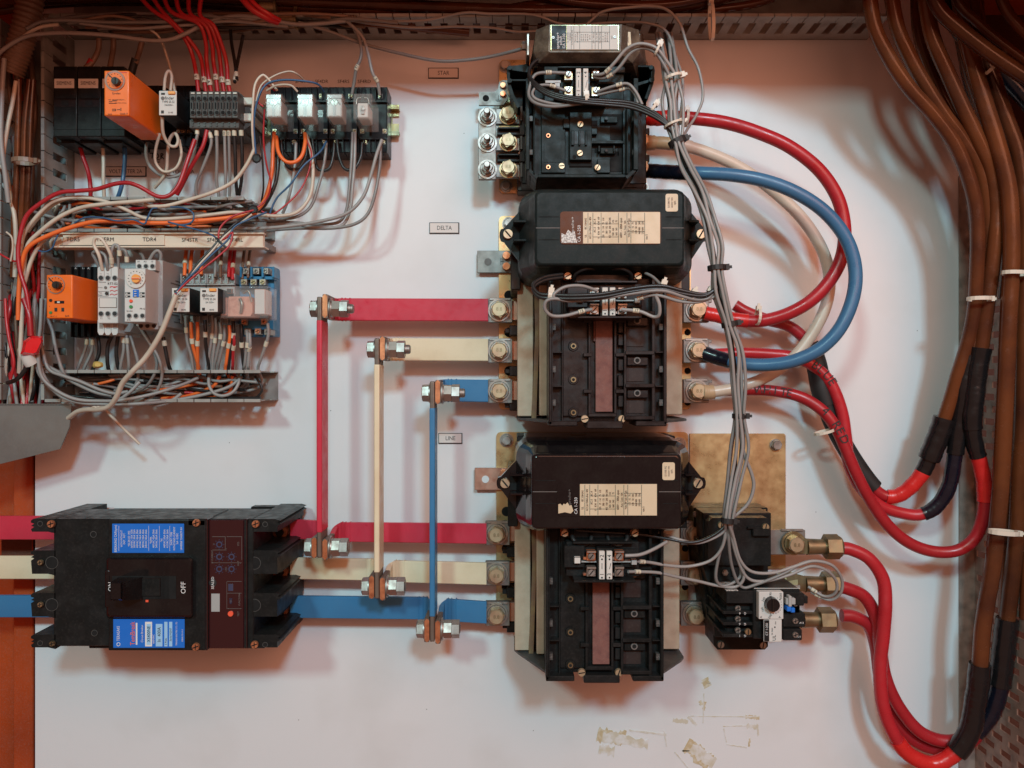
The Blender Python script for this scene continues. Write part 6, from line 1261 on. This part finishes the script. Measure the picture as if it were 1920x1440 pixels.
for k, (s_, c) in enumerate((('212,626,60 202,650,58 203,690,54 214,706,40 240,712,30', 'k'), ('222,626,60 218,660,58 222,690,54 228,702,40', 'k'), ('230,628,62 232,655,62 226,690,58 230,705,50', 'g'), ('237,628,62 240,660,62 242,690,56 238,700,40', 'g'), ('244,628,60 254,660,60 260,690,56 255,720,48 235,742,44 215,748,40', 'g'),
        ('260,610,72 278,640,70 296,668,68 304,700,66 296,730,64 275,752,60 245,758,58 225,746,54', 'g'), ('265,612,66 285,650,64 294,685,62 282,715,60 262,732,56 235,738,54 215,732,50', 'g'), ('306,632,60 312,665,58 318,690,54 330,712,40', 'k'), ('164,632,40 160,655,40 146,690,40 140,712,30', 'g'), ('174,632,40 172,658,40 158,690,40 150,712,30', 'g'), ('184,632,40 186,660,40 175,690,40 168,706,30', 'k'))):
    wire(c, s_, f'{("first","second","third","fourth","fifth","sixth","seventh","eighth","ninth","tenth","eleventh")[k]} wire hanging under the lower timers, counted along the row', 3.8 if c == 'k' else 3.2, ((.1, ''),) if k in (2, 3, 7, 8, 9) else (), 'wires hanging under the lower timers')
for k, s_ in enumerate(('188,506,80 180,488,84 174,475,86 184,472,88 196,478,88 200,492,88 202,506,84', '192,506,84 186,480,92 176,458,94 180,446,96 190,448,96 200,462,94 208,480,90 210,500,84', '206,502,84 208,475,86 214,460,86 222,462,86 224,475,84', '222,504,80 222,480,82 228,468,84 236,472,84 238,488,82', '280,488,84 288,475,86 296,470,86 302,478,84 300,492,82', '270,488,80 266,478,70 252,468,50')):
    wire('c' if k == 1 else 'g', s_, f'{("outermost","tallest","third","fourth","fifth","last")[k]} wire loop standing above the white timers under the label strip', 3.3, ((.9, ''),) if k in (1, 2, 3) else (), 'wire loops above the white timers')
for k, s_ in enumerate(('72,650,86 70,690,84 88,720,82 120,745,80 160,756,78 210,755,76 240,738,74 262,716,70', '70,640,90 76,700,88 100,728,86 140,748,84 190,752,80 230,750,78 290,738,66 340,722,58 372,708,52', '66,640,84 80,700,84 110,740,82 150,755,80 200,758,78 260,757,70 330,750,60 390,738,56 430,725,52 452,708,48',
        '76,640,80 90,690,80 120,705,80 150,715,78 185,730,76 215,738,74 240,734,70', '74,640,76 84,680,76 110,698,76 140,718,76 180,736,74 210,742,72', '88,595,70 98,620,70 106,660,70 118,697,68 128,712,60', '78,560,84 76,610,86 72,640,86', '66,560,80 64,600,82 66,640,84', '86,560,78 82,600,80 76,640,82', '260,745,60 290,760,60 320,752,60 340,738,58')):
    wire('g', s_, f'{("first","second","third","fourth","fifth","slack","seventh","eighth","ninth","last")[k]} grey wire of the loop running from the left bundle into the lowest duct', 3.6, group='grey loop in the lowest duct')
wire('g', '392,702,50 392,722,56 402,738,58 420,742,58 438,734,56 448,716,52 448,700,46', 'grey wire hanging as a U inside the right part of the lowest duct', 3.4, group=G3); wire('k', '478,705,40 488,720,40 491,732,40 482,744,40 470,748,38', 'black wire looping near the open right end of the lowest duct', 2.6, group=G3)
wire('o', '270,748,40 320,746,42 360,740,44 400,724,46 412,705,48', 'orange wire rising to the right in the lowest duct', 3.8, group=G3); wire('o', '290,752,36 350,748,38 400,745,40 430,735,44 436,705,48', 'second orange wire rising to the right in the lowest duct', 3.6, group=G3); wire('o', '260,750,30 310,742,30 350,732,36 368,706,44', 'third orange wire in the lowest duct', 3.6, group=G3)
# packed wires in the ducts and in the left hand bundle
def packed(n_, cs, x0, x1, y0, y1, h0, h1, label_, grp, seed, vert=False, r=3.2):
    R = random.Random(seed)
    nmc = dict(g='grey', o='orange', k='black', r='red', c='cream', n='brown')
    for i in range(n_):
        c = cs[i % len(cs)]; k = 7 if not vert else 8; P = []
        a = R.uniform(0, .08 if vert else .25); b = R.uniform(.9 if vert else .6, 1); v = R.uniform(0, 1)
        for j in range(k):
            v = min(1, max(0, v+R.uniform(-.28, .28)*(.38 if vert else 1))); t_ = a+(b-a)*j/(k-1); h = h0+(h1-h0)*(.5+.5*math.sin(i*1.7+j*.9))
            P.append((x0+(x1-x0)*v, y0+(y1-y0)*t_, h) if vert else (x0+(x1-x0)*t_, y0+(y1-y0)*v, h))
        wire(c, ' '.join('%.1f,%.1f,%.1f' % p for p in P), f'{nmc[c]} wire among those {label_}', r, group=f'{nmc[c]} {grp}', n=6, sub=4)
packed(44, 'gggkggoggkgnggro', 112, 500, 376, 432, 14, 58, 'packed inside the middle slotted duct', 'wires packed in the middle duct', 1)
packed(28, 'kggknkgokggk', 120, 500, 704, 746, 12, 50, 'packed inside the lowest slotted duct', 'wires packed in the lowest duct', 2)
packed(30, 'grcgrgkrgcn', 4, 80, 430, 790, 16, 54, 'packed in the bundle hanging down the left edge', 'wires packed in the left bundle', 3, True, 3.6)
packed(16, 'rrkrrn', -4, 84, 540, 800, 14, 54, 'massed low at the left edge above the grey bracket', 'wires massed above the bracket', 4, True, 3.8)
packed(10, 'nngn', 2, 66, 80, 520, 10, 50, 'running down behind the left edge of the upright duct', 'wires behind the upright duct', 5, True, 5)
for k, (x, c) in enumerate(((44, 'cabbrown'), (54, 'cabbrown'), (31, 'cabbrown'))):
    cable(c, 5.4, f'{x+12-k*4},150,86 {x+3},230,84 {x},330,80 {x-4},420,76 {x-6},520,70', ('brown cable beside the upright duct, nearest to it', 'brown cable second from the upright duct at the left', 'brown cable third from the upright duct at the left')[(1, 0, 2)[k]], (), 'brown cables left of the upright duct', n=10)
wire('c', '30,152,90 24,190,90 14,240,90 6,300,88 14,350,84', 'pale wire coming out of the ribbed conduit', 4, group=G2); wire('g', '8,110,98 4,170,98 2,260,96 10,330,92 16,380,88', 'pale grey wire running down the far left edge', 4.6, group=G2); wire('g', '38,170,80 36,230,80 34,290,80', 'thin greenish grey wire beside the ribbed conduit', 2.6, group=G2)
wire('c', '12,435,100 22,445,100 24,465,98 20,490,96', 'thin white wire end curling at the left edge', 1.8, group=G2); wire('r', '-10,470,90 10,482,92 28,490,92 34,484,94', 'thin dark red wire crossing the left edge', 2, group=G2)
wire('r', '10,560,90 12,600,92 18,640,94 26,680,94 20,710,92', 'red wire curving at the far left below the orange timer level', 3, group=G2); wire('R', '45,560,92 55,590,94 58,630,94', 'thick red wire entering the red taped end', 6, group=G2)
t = thing('taped_wire_end', 'bright red taped wire end at the left of the lower row', 'tape', W(60, 648, 96)); m_ = MB('redtape')
m_.loft([[W(x, y, h_) for x, y in pp] for pp, h_ in (([(46, 638), (58, 630), (78, 630), (80, 640), (70, 664), (60, 668), (42, 664), (42, 650)], 84), ([(44, 640), (58, 629), (80, 631), (81, 640), (72, 664), (62, 668), (38, 664), (42, 652)], 94), ([(50, 642), (60, 634), (76, 634), (77, 642), (68, 660), (62, 663), (46, 660), (47, 652)], 101))], 'redtape', False); m_.build('tape_wrap', t)
m_ = MB('labelwhite'); m_.tube([W(52, 666, 92), W(56, 676, 90), W(60, 682, 88)], .0075, 'labelwhite', 10, 3); m_.build('end_cap', t)
wire('k', '54,680,88 44,698,86 30,712,84 14,718,80', 'black wire leaving the red taped end to the left', 4.4, group=G2)
t = thing('wire_tag', 'small yellow glue-like tag on the lowest duct edge', 'tag', W(183, 684, 66)); m_ = MB('yellowtag'); m_.loft([[W(183+r_*(1+.3*math.sin(a*2.4))*math.cos(a*.7), 684+r_*.6*math.sin(a*.7), h_) for a in range(9)] for r_, h_ in ((9, 62), (11, 66), (6, 70))], 'yellowtag', False); m_.build('tag_lump', t)

packed(12, 'gngkn', 60, 760, 26, 60, 40, 76, 'lying along the top duct', 'wires lying along the top duct', 8)
packed(10, 'gcgg', 70, 150, 380, 470, 20, 60, 'turning the corner at the left end of the middle duct', 'wires turning the corner', 9, True)
